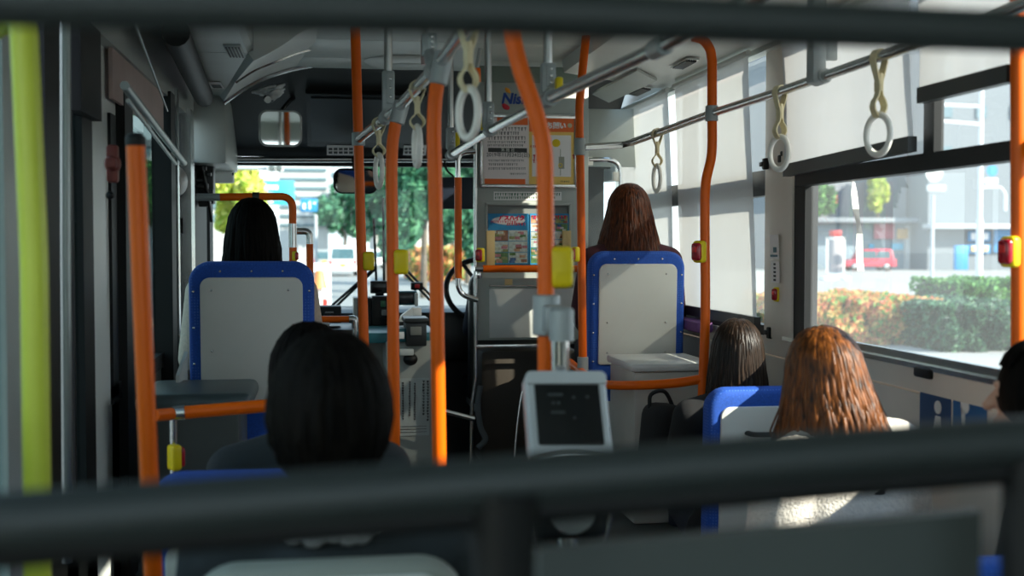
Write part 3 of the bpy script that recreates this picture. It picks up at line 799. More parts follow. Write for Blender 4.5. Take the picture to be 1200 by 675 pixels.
for i, (y0, x0, x1, h) in enumerate(((151.5, 580, 616, 4), (156.5, 575, 608, 3.6), (162, 571, 614, 4), (167, 571, 616, 2.6), (170.8, 571, 613, 2.4), (188.5, 572, 613, 2.2), (193, 572, 606, 2.6), (197.8, 572, 615, 2.6), (204, 597, 616, 2))):
    squiggle(mb, x0, x1, y0, h, .0151, i)
mb.build('small_print', mat('grey_ink', (.22, .2, .2), .7), parent=p1, smooth=False)
p2 = thing('poster', 'orange and yellow poster on the right half of the notice board', 'poster', Q(645, 215))
mb = MB(); panel(mb, 619.5, 138, 672, 216.5, .003, .012, 0); mb.mat(1); squiggle(mb, 621, 622.8, 172, 3, .0152, 31); squiggle(mb, 670, 672, 184, 5, .0152, 33); mb.build('sheet', [YL, NR], parent=p2, smooth=False)
mb = MB(); panel(mb, 619.5, 138.5, 672, 154.5, .001, .0151, 0); mb.build('header_band', OR, parent=p2)
tl(651, 148, 8, 'お願い', PAPER, p2, bold=.002)
mb = MB(); panel(mb, 623, 159, 668.5, 207, .001, .0151, 0); mb.mat(1); squiggle(mb, 624, 636, 172, 3, .0162, 31); squiggle(mb, 624, 630, 184, 5, .0162, 33); squiggle(mb, 624, 631, 189, 4, .0162, 34); mb.build('picture_area', [PAPER, NR], parent=p2, smooth=False)
mb = MB(); mb.ell((Q(651, 168).x, YP - .0162, Q(651, 168).z), (.022, .001, .02)); mb.build('yellow_spot', YELLOW, parent=p2)
mb = MB(); panel(mb, 654, 184, 660.5, 198, .001, .0165, 0); panel(mb, 655.6, 175, 656.4, 184, .001, .0165, 0); panel(mb, 655.6, 198, 656.4, 206, .001, .0165, 0); mb.build('drawn_pole', mat('grey_print', (.35, .36, .3), .6), parent=p2)
mb = MB(); mb.torus(.009, .002, Matrix.Translation((Q(656, 194).x, YP - .017, Q(656, 194).z))); mb.build('drawn_ring', YELLOW, parent=p2)
mb = MB(); squiggle(mb, 656, 667, 213, 1.6, .0155, 36); mb.build('small_print', INK, parent=p2, smooth=False)
mb = MB(); mb.ell((Q(667, 147.5).x, YP - .0162, Q(667, 147.5).z), (.012, .001, .012)); mb.build('round_mark', mat('tan_print', (.6, .5, .3), .6), parent=p2)
# sticker strip
s_ = thing('notice_strip', 'narrow white notice strip with green print under the notice board', 'notice', Q(618, 234))
mb = MB(); panel(mb, 578.5, 225, 658, 234.5, .002, 0, 0); mb.build('sheet', PAPER, parent=s_)
mb = MB(); squiggle(mb, 580, 657, 227.8, 3, .002, 41); squiggle(mb, 580, 650, 231.8, 2.6, .002, 42); mb.build('green_print', mat('green_ink', (.04, .18, .1), .7), parent=s_, smooth=False)
# leaflet pocket
lr = thing('leaflet_rack', 'recessed leaflet pocket in the partition with tan side strips', 'leaflet rack', Q(618, 312))
TAN = mat('tan_acrylic', (.78, .56, .25), .3)
mb = MB(); panel(mb, 570, 239.5, 667, 313, .003, 0, 0); mb.build('recess', mat('recess_grey', (.2, .21, .2), .5), parent=lr)
mb = MB()
for q in ((568.5, 238, 571, 272), (666, 238, 668.5, 272), (568.5, 238, 668.5, 240.5)): panel(mb, *q, .02)
mb.build('recess_frame', GREYP, parent=lr)
panel(MB(), 569.5, 270.5, 579, 312, .03).build('side_strip', TAN, parent=lr); panel(MB(), 658, 270.5, 668, 312, .03).build('side_strip', TAN, parent=lr)
mb = MB(); panel(mb, 579, 271, 658, 312, .003, .034, 0); mb.build('clear_front', GLASS, parent=lr)
rnd = random.Random(5)
PH_ = [mat('photo_' + n, c, .6, var=.5, scale=70) for n, c in (('salmon', (.75, .32, .2)), ('green', (.12, .22, .08)), ('brown', (.3, .1, .05)), ('cream', (.8, .68, .5)), ('navy', (.04, .1, .28)), ('white', (.82, .82, .8)), ('rose', (.7, .2, .25)), ('olive', (.3, .28, .1)))]
HB = mat('leaflet_blue', (.02, .24, .48), .6, var=.2, scale=30); RP = mat('red_print', (.7, .02, .08), .6)
def leaflet(label, x0, y0, x1, y1, header, tint, seed, grid):
    o = thing('leaflet', label, 'leaflet', Q((x0 + x1) / 2, y1), group='leaflets in the partition pocket')
    mb2 = MB(); panel(mb2, x0, y0, x1, y1, .008, .008, 0)
    rnd = random.Random(seed); ms = MB()
    cols, rows, gy0 = grid; cw, rh = (x1 - x0 - 2) / cols, (y1 - gy0 - 1) / rows
    for i in range(cols):
        for j in range(rows):
            for k in range(7):
                ms.mat(rnd.randrange(8)); a = rnd.uniform(0, .75); b = rnd.uniform(0, .75)
                if k == 0: a = b = 0
                u0, v0 = x0 + 1 + i * cw + a * cw, gy0 + j * rh + b * rh
                u1, v1 = min(u0 + cw * (1 if k == 0 else .3), x0 + 1 + (i + 1) * cw - .5), min(v0 + rh * (1 if k == 0 else .25), gy0 + (j + 1) * rh - .7)
                if u1 > u0 and v1 > v0: panel(ms, u0, v0, u1, v1, .0005, .0162 + .0003 * k, 0)
    ms.build('photographs', PH_, parent=o, smooth=False)
    if header:
        mb = MB(); a = Q((x0 + x1) / 2, y0 + 8); mb.ell((a.x, YP - .0165, a.z), (.085, .002, .022)); mb.build('cloud', PAPER, parent=o)
        tl((x0 + x1) / 2 + 4, y0 + 5.4, 6.2, 'バスハイク', RP, o, .019, bold=.002)
        mb2.mat(1); squiggle(mb2, x0 + 3, x1 - 14, y0 + 9.5, 2.6, .0186, 3); squiggle(mb2, x0 + 22, x1 - 4, y0 + 12.3, 3.2, .0186, 4)
    else:
        mb2.mat(1); squiggle(mb2, x0 + 2, x1 - 2, y0 + 4, 4, .0186, 8)
    mb2.build('cover', [tint, RP], parent=o, smooth=False)
    return o
leaflet('leaflet with blue header and food photographs, left in the pocket', 571.5, 250.5, 619, 310, True, HB, 1, (2, 3, 270))
leaflet('leaflet with many small photographs, right in the pocket', 620.5, 250.5, 666, 310, False, HB, 2, (3, 6, 253))
# orange rail across the partition
rl = thing('grab_rail', 'level orange rail fixed across the poster wall below the leaflets', 'grab rail', Q(620, 315))
a, b = Q(566, 315, .07), Q(692, 315, .07); MB().tube([a, b], .0185, 14).build('tube', ORANGE, parent=rl)
mb = MB().tube([Q(556, 315, .07), a], .014, 12).tube([Q(559, 315, .0), Q(559, 315, .07)], .012, 10).box(Q(561, 322, .04), (.03, .04, .04), bev=.008); mb.build('end_bracket', CHROME, parent=rl)
c = Q(596, 331); c.y = YP - .001
tag(MB().box(c, (.04, .003, .035), bev=.001).build('small_sticker', TAN, at=c), 'small tan square sticker under the orange partition rail', 'sticker')
# seat belt-like strap curling below the partition
o = MB().tube(curve([P(563, 452, 5.7), P(560, 475, 5.7), P(563, 500, 5.7), P(569, 515, 5.7), P(560, 525, 5.7)], 5), .014, 8, flat=.3).build('dark_strap', mat('dark_grey_strap', (.07, .08, .085), .45), at=P(563, 500, 5.7))
tag(o, 'dark grey strap curling below the left corner of the partition', 'strap')
o = MB().tube(curve([P(603, 535, 5.0), P(606, 500, 5.0), P(610, 470, 5.0), P(614, 457, 5.0), P(622, 455, 5.0)], 6), .005, 8).build('thin_tube', SILVER, at=P(606, 500, 5.0))
tag(o, 'thin bent metal tube below the partition, left of the card reader', 'tube')
# guard rail right of the partition
y = 6.2
o = thing('guard_rail', 'silver bent guard rail behind the auburn haired passenger', 'grab rail', P(720, 187, y))
MB().tube(bend([P(690, 187, y), P(727, 187, y), P(728, 300, y)], .1, 8), .014, 12).build('tube', CHROME, parent=o)
MB().box(P(690, 189, y), (.045, .02, .045), bev=.004).build('clamp', WHITE, parent=o); MB().box(P(721, 207, y), (.03, .03, .05), bev=.004).build('clamp', WHITE, parent=o)
a, b = P(690, 300, 6.22), P(727, 190, 6.22)
o = MB().box(((a.x + b.x) / 2, 6.24, (a.z + b.z) / 2), (b.x - a.x, .006, b.z - a.z)).build('clear_screen', HAZEGLASS, at=a); tag(o, 'clear plastic screen inside the silver guard rail', 'screen')

# ------------------------------------------------------------------ header fittings
o = thing('display_monitor', 'wide black display screen set in the dark header', 'monitor', PH(430, 135))
on_header(MB(), 360, 107, 500, 167, .03, 0).build('case', DARK, parent=o)
on_header(MB(), 365, 111, 497, 160, .006, .03).build('screen', mat('display_screen', (.03, .036, .038), .3), parent=o)
for x0, x1, lab in ((383, 417, 'white printed label strip under the display, left one'), (472, 500, 'white printed label strip under the display, right one')):
    o = thing('label_strip', lab, 'label', PH(x0, 170), group='label strips below the display')
    on_header(MB(), x0, 165, x1, 176, .004, .03, 0).build('strip', PAPER, parent=o)
    m_ = MB()
    for k in range(2):
        for j in range(5):
            u = x0 + 2 + j * (x1 - x0 - 4) / 5
            on_header(m_, u, 167.3 + k * 4.2, u + (x1 - x0) * .13, 169.6 + k * 4.2, .002, .0345, 0)
    m_.build('print', INK, parent=o, smooth=False)
c = P(476, 94, 6.0)
o = thing('ceiling_speaker', 'pale round ceiling disc above the dark header', 'speaker', c)
SM = Matrix.Translation((c.x, 5.95, Z(.897)))
MB().lathe([(.0, -.02), (.12, -.02), (.19, -.012), (.21, 0), (0, 0)], 40, SM).build('rim', DUCTW, parent=o)
MB().lathe([(.0, -.024), (.1, -.024), (.11, -.018), (0, -.018)], 32, SM).build('grille', GREYP, parent=o)
# square passenger mirror
y = 6.35
mi = thing('cabin_mirror', 'square mirror with pale rim hung before the dark header', 'mirror', P(328, 150, y))
MIRR = mat('mirror_glass', (.85, .87, .86), .03, 1, var=.01)
a = P(328.5, 172, y); w = (P(354, 150, y) - P(303, 150, y)).length; h = P(0, 128, y).z - P(0, 172, y).z
MM = Matrix.Translation(a) @ UPR.to_4x4() @ Matrix.Rotation(.10, 4, 'Y') @ Matrix.Rotation(.03, 4, 'X')
MB().prism(rrect(w, h, .045), .02, MM, bev=.006).build('rim', mat('mirror_rim', (.5, .52, .5), .35), parent=mi)
MB().prism([(x * .9, yy * .9 + h * .05) for x, yy in rrect(w, h, .04)], .004, MM @ Matrix.Translation((0, 0, .019))).build('mirror_face', MIRR, parent=mi)
MB().tube(curve([P(330, 130, y + .03), P(340, 118, y + .1), P(348, 112, y + .25)], 5), .012, 8).build('arm', DARK, parent=mi)
y = 6.35
o = thing('wrapped_lamp', 'crumpled bluish white wrapped bundle above the square mirror', 'bundle', P(322, 108, y))
rnd = random.Random(11); mb = MB()
for k, (x0, y0, x1, y1, r) in enumerate(((296, 108, 330, 99, .022), (300, 109, 333, 104, .022), (306, 112, 332, 108, .02), (312, 118, 331, 104, .03), (314, 113, 333, 98, .018))):
    A_ = [P(x0 + (x1 - x0) * t + rnd.uniform(-1, 1), y0 + (y1 - y0) * t + rnd.uniform(-1, 1), y - .03 * math.sin(PI * t)) for t in (0, .25, .5, .75, 1)]
    mb.tube(curve(A_, 4), [r * (.4 + .6 * math.sin(PI * min(1, .1 + .9 * i / 16))) for i in range(17)], 9, flat=.6)
mb.build('wrapping', mat('bluish_plastic_wrap', (.75, .86, .9), .2, var=.5, scale=30), parent=o)
MB().ell(P(316, 114, y - .01), (.032, .03, .028)).build('lamp_body', DARK, parent=o)
MB().lathe([(.0, 0), (.018, 0), (.018, .006), (0, .006)], 16, Matrix.Translation(P(314, 117, y - .05)) @ Matrix.Rotation(PI / 2, 4, 'X')).build('lens', CHROME, parent=o)
# rear view mirror
y = 6.85
rm = thing('rear_view_mirror', 'black rimmed rear view mirror at the top of the windscreen', 'mirror', P(417, 212, y))
a = P(417, 227, y); w = (P(443.5, 212, y) - P(391, 212, y)).length; h = P(0, 196, y).z - P(0, 227, y).z
MM = Matrix.Translation(a) @ UPR.to_4x4() @ Matrix.Rotation(-.06, 4, 'Y') @ Matrix.Rotation(.14, 4, 'X')
MB().prism(rrect(w, h, .05), .04, MM @ Matrix.Translation((0, 0, -.02)), bev=.012).build('rim', BLACK, parent=rm)
MB().prism([(x * .9, yy * .86 + h * .07) for x, yy in rrect(w, h, .045)], .004, MM @ Matrix.Translation((0, 0, .019))).build('mirror_face', MIRR, parent=rm)
MB().tube([P(415, 198, y + .03), P(414, 186, y + .08)], .01, 8).build('arm', BLACK, parent=rm)
# sun visor
y = 6.8
o = thing('sun_visor', 'dark sun visor hanging in the windscreen left of the partition', 'sun visor', P(537, 226, y))
a, b = P(517, 245, y), P(575, 208, y)
MB().box(((a.x + b.x) / 2, y, (a.z + b.z) / 2), (b.x - a.x, .015, b.z - a.z), bev=.006).build('shade', mat('visor_navy', (.012, .02, .035), .4), parent=o)
MB().tube(bend([P(521, 188, y + .05), P(523, 200, y + .02), P(531, 206, y), P(533, 210, y)], .03), .006, 8).build('arm', BLACK, parent=o)
# white box and black unit at the left windscreen post
c = P(261, 203, 6.9); w = P(274, 203, 6.9).x - P(248, 203, 6.9).x
o = thing('white_case', 'white case under the grey corner box by the windscreen', 'case', c)
MB().box(c, (w, .1, .11), bev=.01).build('case', mat('white_translucent_case', (.9, .9, .88), .5, trans=.5), parent=o)
mb = MB()
for x, yy in ((272, 197), (274, 199), (273, 204), (275, 196)): mb.ell(P(x, yy, 6.845), (.006, .004, .008), 8, 6)
mb.build('knobs', BLACK, parent=o)
o = thing('door_motor', 'black door mechanism column at the left windscreen post', 'mechanism', P(240, 215, 6.4))
mb = MB(); rnd = random.Random(3)
mb.box(P(240, 215, 6.5), (.1, .1, .22), bev=.01)
for k in range(7): mb.box(P(233 + rnd.random() * 14, 197 + k * 7, 6.4), (rnd.uniform(.03, .07), .05, rnd.uniform(.02, .035)), bev=.005)
mb.tube([P(237, 195, 6.36), P(243, 225, 6.36), P(248, 260, 6.4)], .008, 8)
mb.build('housing', DARK, parent=o)
c = P(207, 212, 5.3)
o = MB().ell(P(206, 212, 5.6), (.05, .16, .07)).build('wall_mirror', mat('pale_casing', (.42, .4, .38), .4), at=c); tag(o, 'rounded pale casing on the left wall by the dark window post', 'casing')
# ------------------------------------------------------------------ seats
BLUE2 = MATS['blue_seat_fabric']
_nt = BLUE2.node_tree; _b = _nt.nodes['Principled BSDF']
_tc = _nt.nodes.new('ShaderNodeTexCoord'); _vo = _nt.nodes.new('ShaderNodeTexVoronoi'); _vo.inputs['Scale'].default_value = 95; _vo.inputs['Randomness'].default_value = .12
_nt.links.new(_tc.outputs['Object'], _vo.inputs['Vector'])
_lt = _nt.nodes.new('ShaderNodeMath'); _lt.operation = 'LESS_THAN'; _lt.inputs[1].default_value = .28
_nt.links.new(_vo.outputs['Distance'], _lt.inputs[0])
_old = _b.inputs['Base Color'].links[0].from_socket
_mx = _nt.nodes.new('ShaderNodeMix'); _mx.data_type = 'RGBA'; _mx.inputs['B'].default_value = (.06, .16, .55, 1)
_nt.links.new(_lt.outputs[0], _mx.inputs['Factor']); _nt.links.new(_old, _mx.inputs['A']); _nt.links.new(_mx.outputs['Result'], _b.inputs['Base Color'])

def make_seat(label, loc, cz, wd=.443, bh=.66, sc=1.0, base_to=.45, group='blue upholstered bus seats', handle=False, ph=(.115, .06), screws=False, mats=None):
    """loc = x, y of the back's rear face; cz = cushion height; bh = back height above the cushion"""
    o = thing('bus_seat', label, 'seat', (loc[0], loc[1], base_to), 0, group)
    H = cz - base_to; mats = mats or (BLUE, SEATP)
    TM = Matrix.Translation((0, .0, H - .06)) @ Matrix.Rotation(.04, 4, 'X')
    bk = MB().prism(rrect(wd, bh + .06, .075, 8, .03), .085, TM @ UPR @ Matrix.Translation((0, 0, -.085)), bev=.022).build('backrest', mats[0], parent=o, world=False)
    pw_, p0 = wd - .082, ph[0]
    ptop = bh + .06 - ph[1]
    MB().prism([(x, y + p0) for x, y in rrect(pw_, ptop - p0, .035, 6, .012)], .012, TM @ UPR @ Matrix.Translation((0, 0, -.004)), bev=.004).build('back_panel', mats[1], parent=o, world=False)
    if screws:
        spots = [(sx * pw_ / 2 * 1.3, p0 + (ptop - p0) * fz, .009) for sx in (-.6, .55) for fz in (.12, .42, .9)]
        spots += [(s_ * (wd / 2 - .018), .2 + k * .13, .001) for s_ in (-1, 1) for k in range(4)] + [(-.11 + .11 * k, ptop + .022, .001) for k in range(3)]
        first = None
        for q in spots:
            if first is None:
                first = MB().ell((0, 0, 0), (.0045, .003, .0045), 8, 6).build('screw', SILVER, parent=o, world=False); c = first
            else:
                c = first.copy(); COL.objects.link(c); c.parent = o
            c.location = TM @ UPR @ Vector(q)
    MB().prism(rrect(wd - .01, .44, .09, 6, .04), .11, Matrix.Translation((0, .06, H - .1)), bev=.03).build('cushion', mats[0], parent=o, world=False)
    mb = MB().box((0, .2, H - .13), (wd - .06, .42, .05), bev=.015).box((0, .02, H - .1), (wd * .8, .05, .12), bev=.01)
    mb.build('seat_pan', GREYL, parent=o, world=False)
    mb = MB().box((0, .22, (H - .15) / 2), (.09, .3, max(.05, H - .15)), bev=.02).box((0, .22, .012), (.26, .36, .024), bev=.006)
    mb.build('pedestal', DKGREEN, parent=o, world=False)
    if handle:
        pts = [TM @ UPR @ Vector((x, ptop - .09, z)) for x, z in ((-.085, .01), (-.07, .04), (.0, .045), (.07, .04), (.085, .01))]
        MB().tube(curve(pts, 4), .014, 10, flat=.6).build('handle', BLACK, parent=o, world=False)
    return o
make_seat('blue seat with grey back plate under the dark haired passenger in front left', (-.264, 4.4), Z(-.70), bh=.635, ph=(.185, .055), base_to=.45, screws=True)
make_seat('blue seat with grey back plate in front of the chest, auburn haired passenger on it', (P(746, 370, 5.25).x, 5.25), Z(-.67), bh=.635, ph=(.185, .055), base_to=.45, screws=True)
xc = P(828, 480, 3.95).x + .222
make_seat('blue topped seat with black handle on its back, beside the windows', (xc, 3.95), Z(-1.16), wd=.443, bh=.66, base_to=0, handle=True)
xb = P(967, 480, 2.95).x
make_seat('blue seat under the passenger in the white fluffy top', (xb, 2.66), Z(-1.10), bh=.41, base_to=0)
xf = P(352, 470, 2.9).x - .12
make_seat('blue seat mostly hidden behind the guard bar at lower left', (P(292, 540, 2.7).x, 2.7), Z(-1.08), wd=.443, bh=.57, base_to=0, ph=(.115, .15))
make_seat('seat with pale blurred back plate at the bottom, left of the black guard post', (P(386, 650, 1.86).x, 1.86), Z(-1.03), wd=.43, bh=.53, base_to=0, ph=(.1, .012), mats=(mat('pale_seat_shell', (.3, .31, .26), .6), SEATP))
make_seat('blue seat of the passenger at the right picture edge', (P(1210, 500, 2.05).x, 2.06), Z(-1.1), bh=.5, base_to=0)
make_seat("driver's dark seat behind the poster wall", (1.0, 6.3), Z(-.75), wd=.5, bh=.6, base_to=0, mats=(DARK, DARK), group=None)
# wheel box cover left, chest right
mb = MB(); c0, c1, c2, c3 = P(206, 476, 3.85), P(276, 475, 3.85), P(268, 437, 4.28), P(208, 437, 4.28)
zt = Z(-.475)
mb.box(((c0.x + c1.x) / 2 - .04, 4.08, zt - .03), (.36, .44, .06), bev=.025, seg=3).mat(1).box(((c0.x + c1.x) / 2 - .05, 4.08, (zt - .06 + .45) / 2), (.3, .4, zt - .06 - .45), bev=.01)
o = mb.build('wheel_box', [mat('dark_teal_vinyl', (.05, .075, .08), .35), DKGREEN], at=((c0.x + c1.x) / 2 - .05, 4.08, .45)); tag(o, 'dark padded wheel box beside the front left seat', 'box')
o = MB().hexa([tuple(P(*p)) for p in ((206, 470, 4.2), (210, 470, 4.2), (220, 445, 4.35), (216, 445, 4.35), (206, 440, 4.2), (210, 440, 4.2), (220, 412, 4.35), (216, 412, 4.35))]).build('side_plate', GREYL, at=P(213, 440, 4.3))
tag(o, 'small grey side plate between wheel box and dark window post', 'plate')
y0, y1 = 4.72, 5.14
a, b = P(743, 440, y0), P(836, 440, y0)
ct = thing('storage_chest', 'pale grey chest with white lid behind the front right seat', 'chest', ((a.x + b.x) / 2, (y0 + y1) / 2, .45))
zt = P(780, 427, y0).z
MB().box(((a.x + b.x) / 2, (y0 + y1) / 2, (zt - .03 + .45) / 2), (b.x - a.x, y1 - y0, zt - .03 - .45), bev=.012).build('body', mat('chest_grey', (.5, .48, .43), .45), parent=ct)
MB().box(((a.x + b.x) / 2, (y0 + y1) / 2 - .005, zt - .012), (b.x - a.x + .03, y1 - y0 + .02, .035), bev=.012).build('lid', mat('chest_lid', (.66, .67, .65), .35), parent=ct)
o = MB().box((1.655, 5.35, Z(-.37)), (.08, .55, .05), bev=.015).build('folded_cloth', mat('purple_cloth', (.16, .06, .2), .8), at=(1.655, 5.35, Z(-.37)))
tag(o, 'folded purple cloth on the ledge under the far blind', 'cloth')

# ------------------------------------------------------------------ people
SKIN = mat('skin', (.55, .30, .20), .5, var=.04, scale=20)
def cone(mb, p0, p1, r0, r1, n=14, k=5):
    p0, p1 = Vector(p0), Vector(p1)
    mb.ell(p0, (r0,) * 3, n, 8); mb.ell(p1, (r1,) * 3, n, 8)
    mb.tube([p0 + (p1 - p0) * i / k for i in range(k + 1)], [r0 + (r1 - r0) * i / k for i in range(k + 1)], n)
def remesh(mb, name, vox, smooth=4, ratio=None):
    o = mb.build(name + '_tmp', SKIN)
    m = o.modifiers.new('r', 'REMESH'); m.mode = 'VOXEL'; m.voxel_size = vox
    m = o.modifiers.new('s', 'SMOOTH'); m.iterations = smooth; m.factor = .5
    if ratio: m = o.modifiers.new('d', 'DECIMATE'); m.ratio = ratio
    dg = bpy.context.evaluated_depsgraph_get(); dg.update()
    me = bpy.data.meshes.new_from_object(o.evaluated_get(dg))
    bpy.data.objects.remove(o); me.name = name
    me.polygons.foreach_set('use_smooth', [True] * len(me.polygons))
    return me
HC = Vector((0, .02, .768))    # head centre above the seat
SH = [(s * .178, -.025, .535) for s in (-1, 1)]
EL = [(s * .225, .02, .285) for s in (-1, 1)]
WR = [(s * .13, .27, .185) for s in (-1, 1)]
def body_parts(mb, g=0.0):
    """torso and limbs; g inflates them into a garment"""
    mb.ell((0, .0, .10), (.172 + g, .125 + g, .115 + g)); mb.ell((0, -.015, .23), (.145 + g, .105 + g, .14 + g))
    mb.ell((0, -.02, .40), (.158 + g, .108 + g, .165 + g)); mb.ell((0, -.03, .515), (.15 + g, .075 + g, .06 + g))
    for i, s in enumerate((-1, 1)):
        cone(mb, (s * .05, -.025, .585), SH[i], .042 + g, .056 + g)
        cone(mb, SH[i], EL[i], .054 + g, .041 + g); cone(mb, EL[i], WR[i], .041 + g, .029 + g)
def legs(mb, g=0.0):
    mb.ell((0, .0, .10), (.175 + g, .13 + g, .11 + g))
    for s in (-1, 1):
        cone(mb, (s * .09, .03, .085), (s * .105, .43, .085), .082 + g, .06 + g)
        cone(mb, (s * .105, .43, .08), (s * .105, .44, -.33), .056 + g, .038 + g)
mb = MB()
body_parts(mb); legs(mb)
cone(mb, (0, -.025, .55), (0, .005, .69), .055, .05)
mb.ell(HC, (.073, .092, .105), 24, 16); mb.ell(HC + Vector((0, .03, -.06)), (.056, .062, .062), 18, 12)
mb.ell(HC + Vector((0, .085, -.095)), (.022, .018, .018))                       # chin
cone(mb, HC + Vector((0, .088, .01)), HC + Vector((0, .112, -.03)), .008, .014, 10)   # nose
mb.ell(HC + Vector((0, .090, -.062)), (.024, .012, .008)); mb.ell(HC + Vector((0, .088, -.073)), (.021, .012, .008))   # lips
for s in (-1, 1):
    mb.ell(HC + Vector((s * .03, .082, .022)), (.022, .012, .007)); mb.ell(HC + Vector((s * .031, .078, .004)), (.014, .012, .010))   # brow, eye
    mb.ell(HC + Vector((s * .076, -.005, -.015)), (.009, .018, .031), rot=(0, 0, s * .35))   # ear
    w = Vector(WR[0 if s < 0 else 1]); d = Vector((-s * .16, .95, -.25)).normalized(); side = Vector((-s, -.16, 0)).normalized()
    mb.ell(w + d * .055, (.036, .05, .016), rot=(-.25, 0, s * .16))             # palm
    for k, (L, off) in enumerate(((.062, -.028), (.074, -.0095), (.07, .0095), (.054, .028))):
        p0 = w + d * .092 + side * off; p1 = p0 + d * L * .45 + Vector((0, 0, -.004)); p2 = p1 + d * L * .4 + Vector((0, 0, -.018))
        cone(mb, w + d * .06 + side * off * .8, p0, .0088, .0085, 8, 2); cone(mb, p0, p1, .0083, .0078, 8, 2); cone(mb, p1, p2, .0078, .0068, 8, 2)
    p0 = w + d * .03 + side * .026; p1 = p0 + d * .03 + side * .03; p2 = p1 + d * .032 + side * .006
    cone(mb, p0, p1, .011, .0095, 8, 2); cone(mb, p1, p2, .0092, .008, 8, 2)    # thumb
    a = Vector((s * .105, .44, -.36)); cone(mb, a + Vector((0, -.03, -.045)), a + Vector((0, .13, -.06)), .036, .03)
BODY = remesh(mb, 'body', .0065, 3, .35)
mb = MB(); body_parts(mb, .017); mb.ell((0, -.02, .585), (.075, .065, .03)); TOP = remesh(mb, 'top', .011, 4)
mb = MB(); body_parts(mb, .036); mb.ell((0, -.02, .595), (.09, .075, .035)); mb.ell((-.16, -.025, .565), (.1, .085, .06)); mb.ell((.16, -.025, .565), (.1, .085, .06)); JACKET = remesh(mb, 'jacket', .012, 4)
mb = MB(); legs(mb, .012); PANTS = remesh(mb, 'trousers', .012, 4)

def hairmat(name, c1, c2, rough=.42, spec=.22):
    m = bpy.data.materials.new(name); m.use_nodes = True; nt = m.node_tree; b = nt.nodes['Principled BSDF']
    tc = nt.nodes.new('ShaderNodeTexCoord'); mp = nt.nodes.new('ShaderNodeMapping'); mp.inputs['Scale'].default_value = (90, 90, 5)
    nz = nt.nodes.new('ShaderNodeTexNoise'); nz.inputs['Scale'].default_value = 1; nz.inputs['Detail'].default_value = 3
    nt.links.new(tc.outputs['Object'], mp.inputs[0]); nt.links.new(mp.outputs[0], nz.inputs['Vector'])
    cr = nt.nodes.new('ShaderNodeValToRGB'); cr.color_ramp.elements[0].position = .3; cr.color_ramp.elements[1].position = .72
    cr.color_ramp.elements[0].color = lin(c1); cr.color_ramp.elements[1].color = lin(c2)
    nt.links.new(nz.outputs['Fac'], cr.inputs[0]); nt.links.new(cr.outputs[0], b.inputs['Base Color'])
    b.inputs['Roughness'].default_value = rough; b.inputs['Specular IOR Level'].default_value = spec
    bp = nt.nodes.new('ShaderNodeBump'); bp.inputs['Strength'].default_value = .5; bp.inputs['Distance'].default_value = .004
    nt.links.new(nz.outputs['Fac'], bp.inputs['Height']); nt.links.new(bp.outputs[0], b.inputs['Normal'])
    return m
def hair(parent, m, zend, n=300, flare=.15, wave=.004, seed=1, span=128, fringe=True, yaw=0, puff=1.0, taper=.35, back=0.0, R=(.084, .103, .115), rad=.0085):
    """locks from the crown over the skull, hanging to zend (height above the seat); span = degrees each way from the nape"""
    rnd = random.Random(seed); mb = MB()
    Rx, Ry, Rz = R[0] * puff, R[1] * puff, R[2] * (1 + (puff - 1) * .5)
    c = HC + Vector((0, -.006, .008))
    mb.ell(c, (Rx * .97, Ry * .97, Rz * .97), 28, 18)
    def pos(ph, t, k, w0):
        # ph azimuth from the nape, t 0..1 over the skull, then k 0..1 hanging
        th = .12 + 1.45 * t
        x, y, z = math.sin(ph) * math.sin(th), -math.cos(ph) * math.sin(th), math.cos(th)
        p = c + Vector((x * Rx, y * Ry, z * Rz))
        if k > 0:
            drop = (c.z + math.cos(.12 + 1.45) * Rz) - zend
            f = 1 + flare * math.sin(k * PI * .6) - taper * k * k * .5
            p = c + Vector((x * Rx * f, y * Ry * f - back * k, z * Rz - drop * k))
            a = w0 + k * 7
            p += Vector((math.cos(a) * wave * (.3 + k), math.sin(a * 1.3) * wave * (.3 + k), 0))
        return p
    for i in range(n):
        ph = math.radians(rnd.uniform(-span, span)); w0 = rnd.uniform(0, 6.3)
        off = rnd.uniform(.985, 1.05); L = rnd.uniform(.82, 1.0)
        pts = []
        for j in range(6): pts.append(pos(ph, rnd.uniform(0, .04) + j / 5.5, 0, w0))
        hang = 6 if zend < c.z - .03 else 2
        for j in range(1, hang + 1): pts.append(pos(ph, 1, L * j / hang, w0))
        pts = [c + (p - c) * off if p.z > c.z else Vector((c.x + (p.x - c.x) * off, c.y + (p.y - c.y) * off, p.z)) for p in pts]
        if rnd.random() < .12: pts = [c + (p - c) * 1.0 + Vector((p.x - c.x, p.y - c.y, 0)) * rnd.uniform(.03, .09) * j / len(pts) for j, p in enumerate(pts)]
        k = len(pts); r = [rad * rnd.uniform(.7, 1.1) * (.5 + .7 * math.sin(PI * min(1, .15 + .8 * j / (k - 1)))) for j in range(k)]
        r[-1] = .0025; r[0] = rad * .4
        mb.tube(pts, r, 6, flat=.55)
    if fringe:
        for i in range(60):
            ph = math.radians(rnd.uniform(180 - 55, 180 + 55)); w0 = rnd.uniform(0, 6)
            pts = [pos(ph, j / 6.0, 0, w0) * 1 for j in range(5)]
            mb.tube([c + (p - c) * 1.02 for p in pts], [.005, .011, .012, .01, .003], 6, flat=.55)
    if yaw:
        M = Matrix.Translation(HC) @ Matrix.Rotation(yaw, 4, 'Z') @ Matrix.Translation(-HC); mb.v = [tuple(M @ Vector(v)) for v in mb.v]
    return mb.build('hair', m, parent=parent, world=False, angle=80)
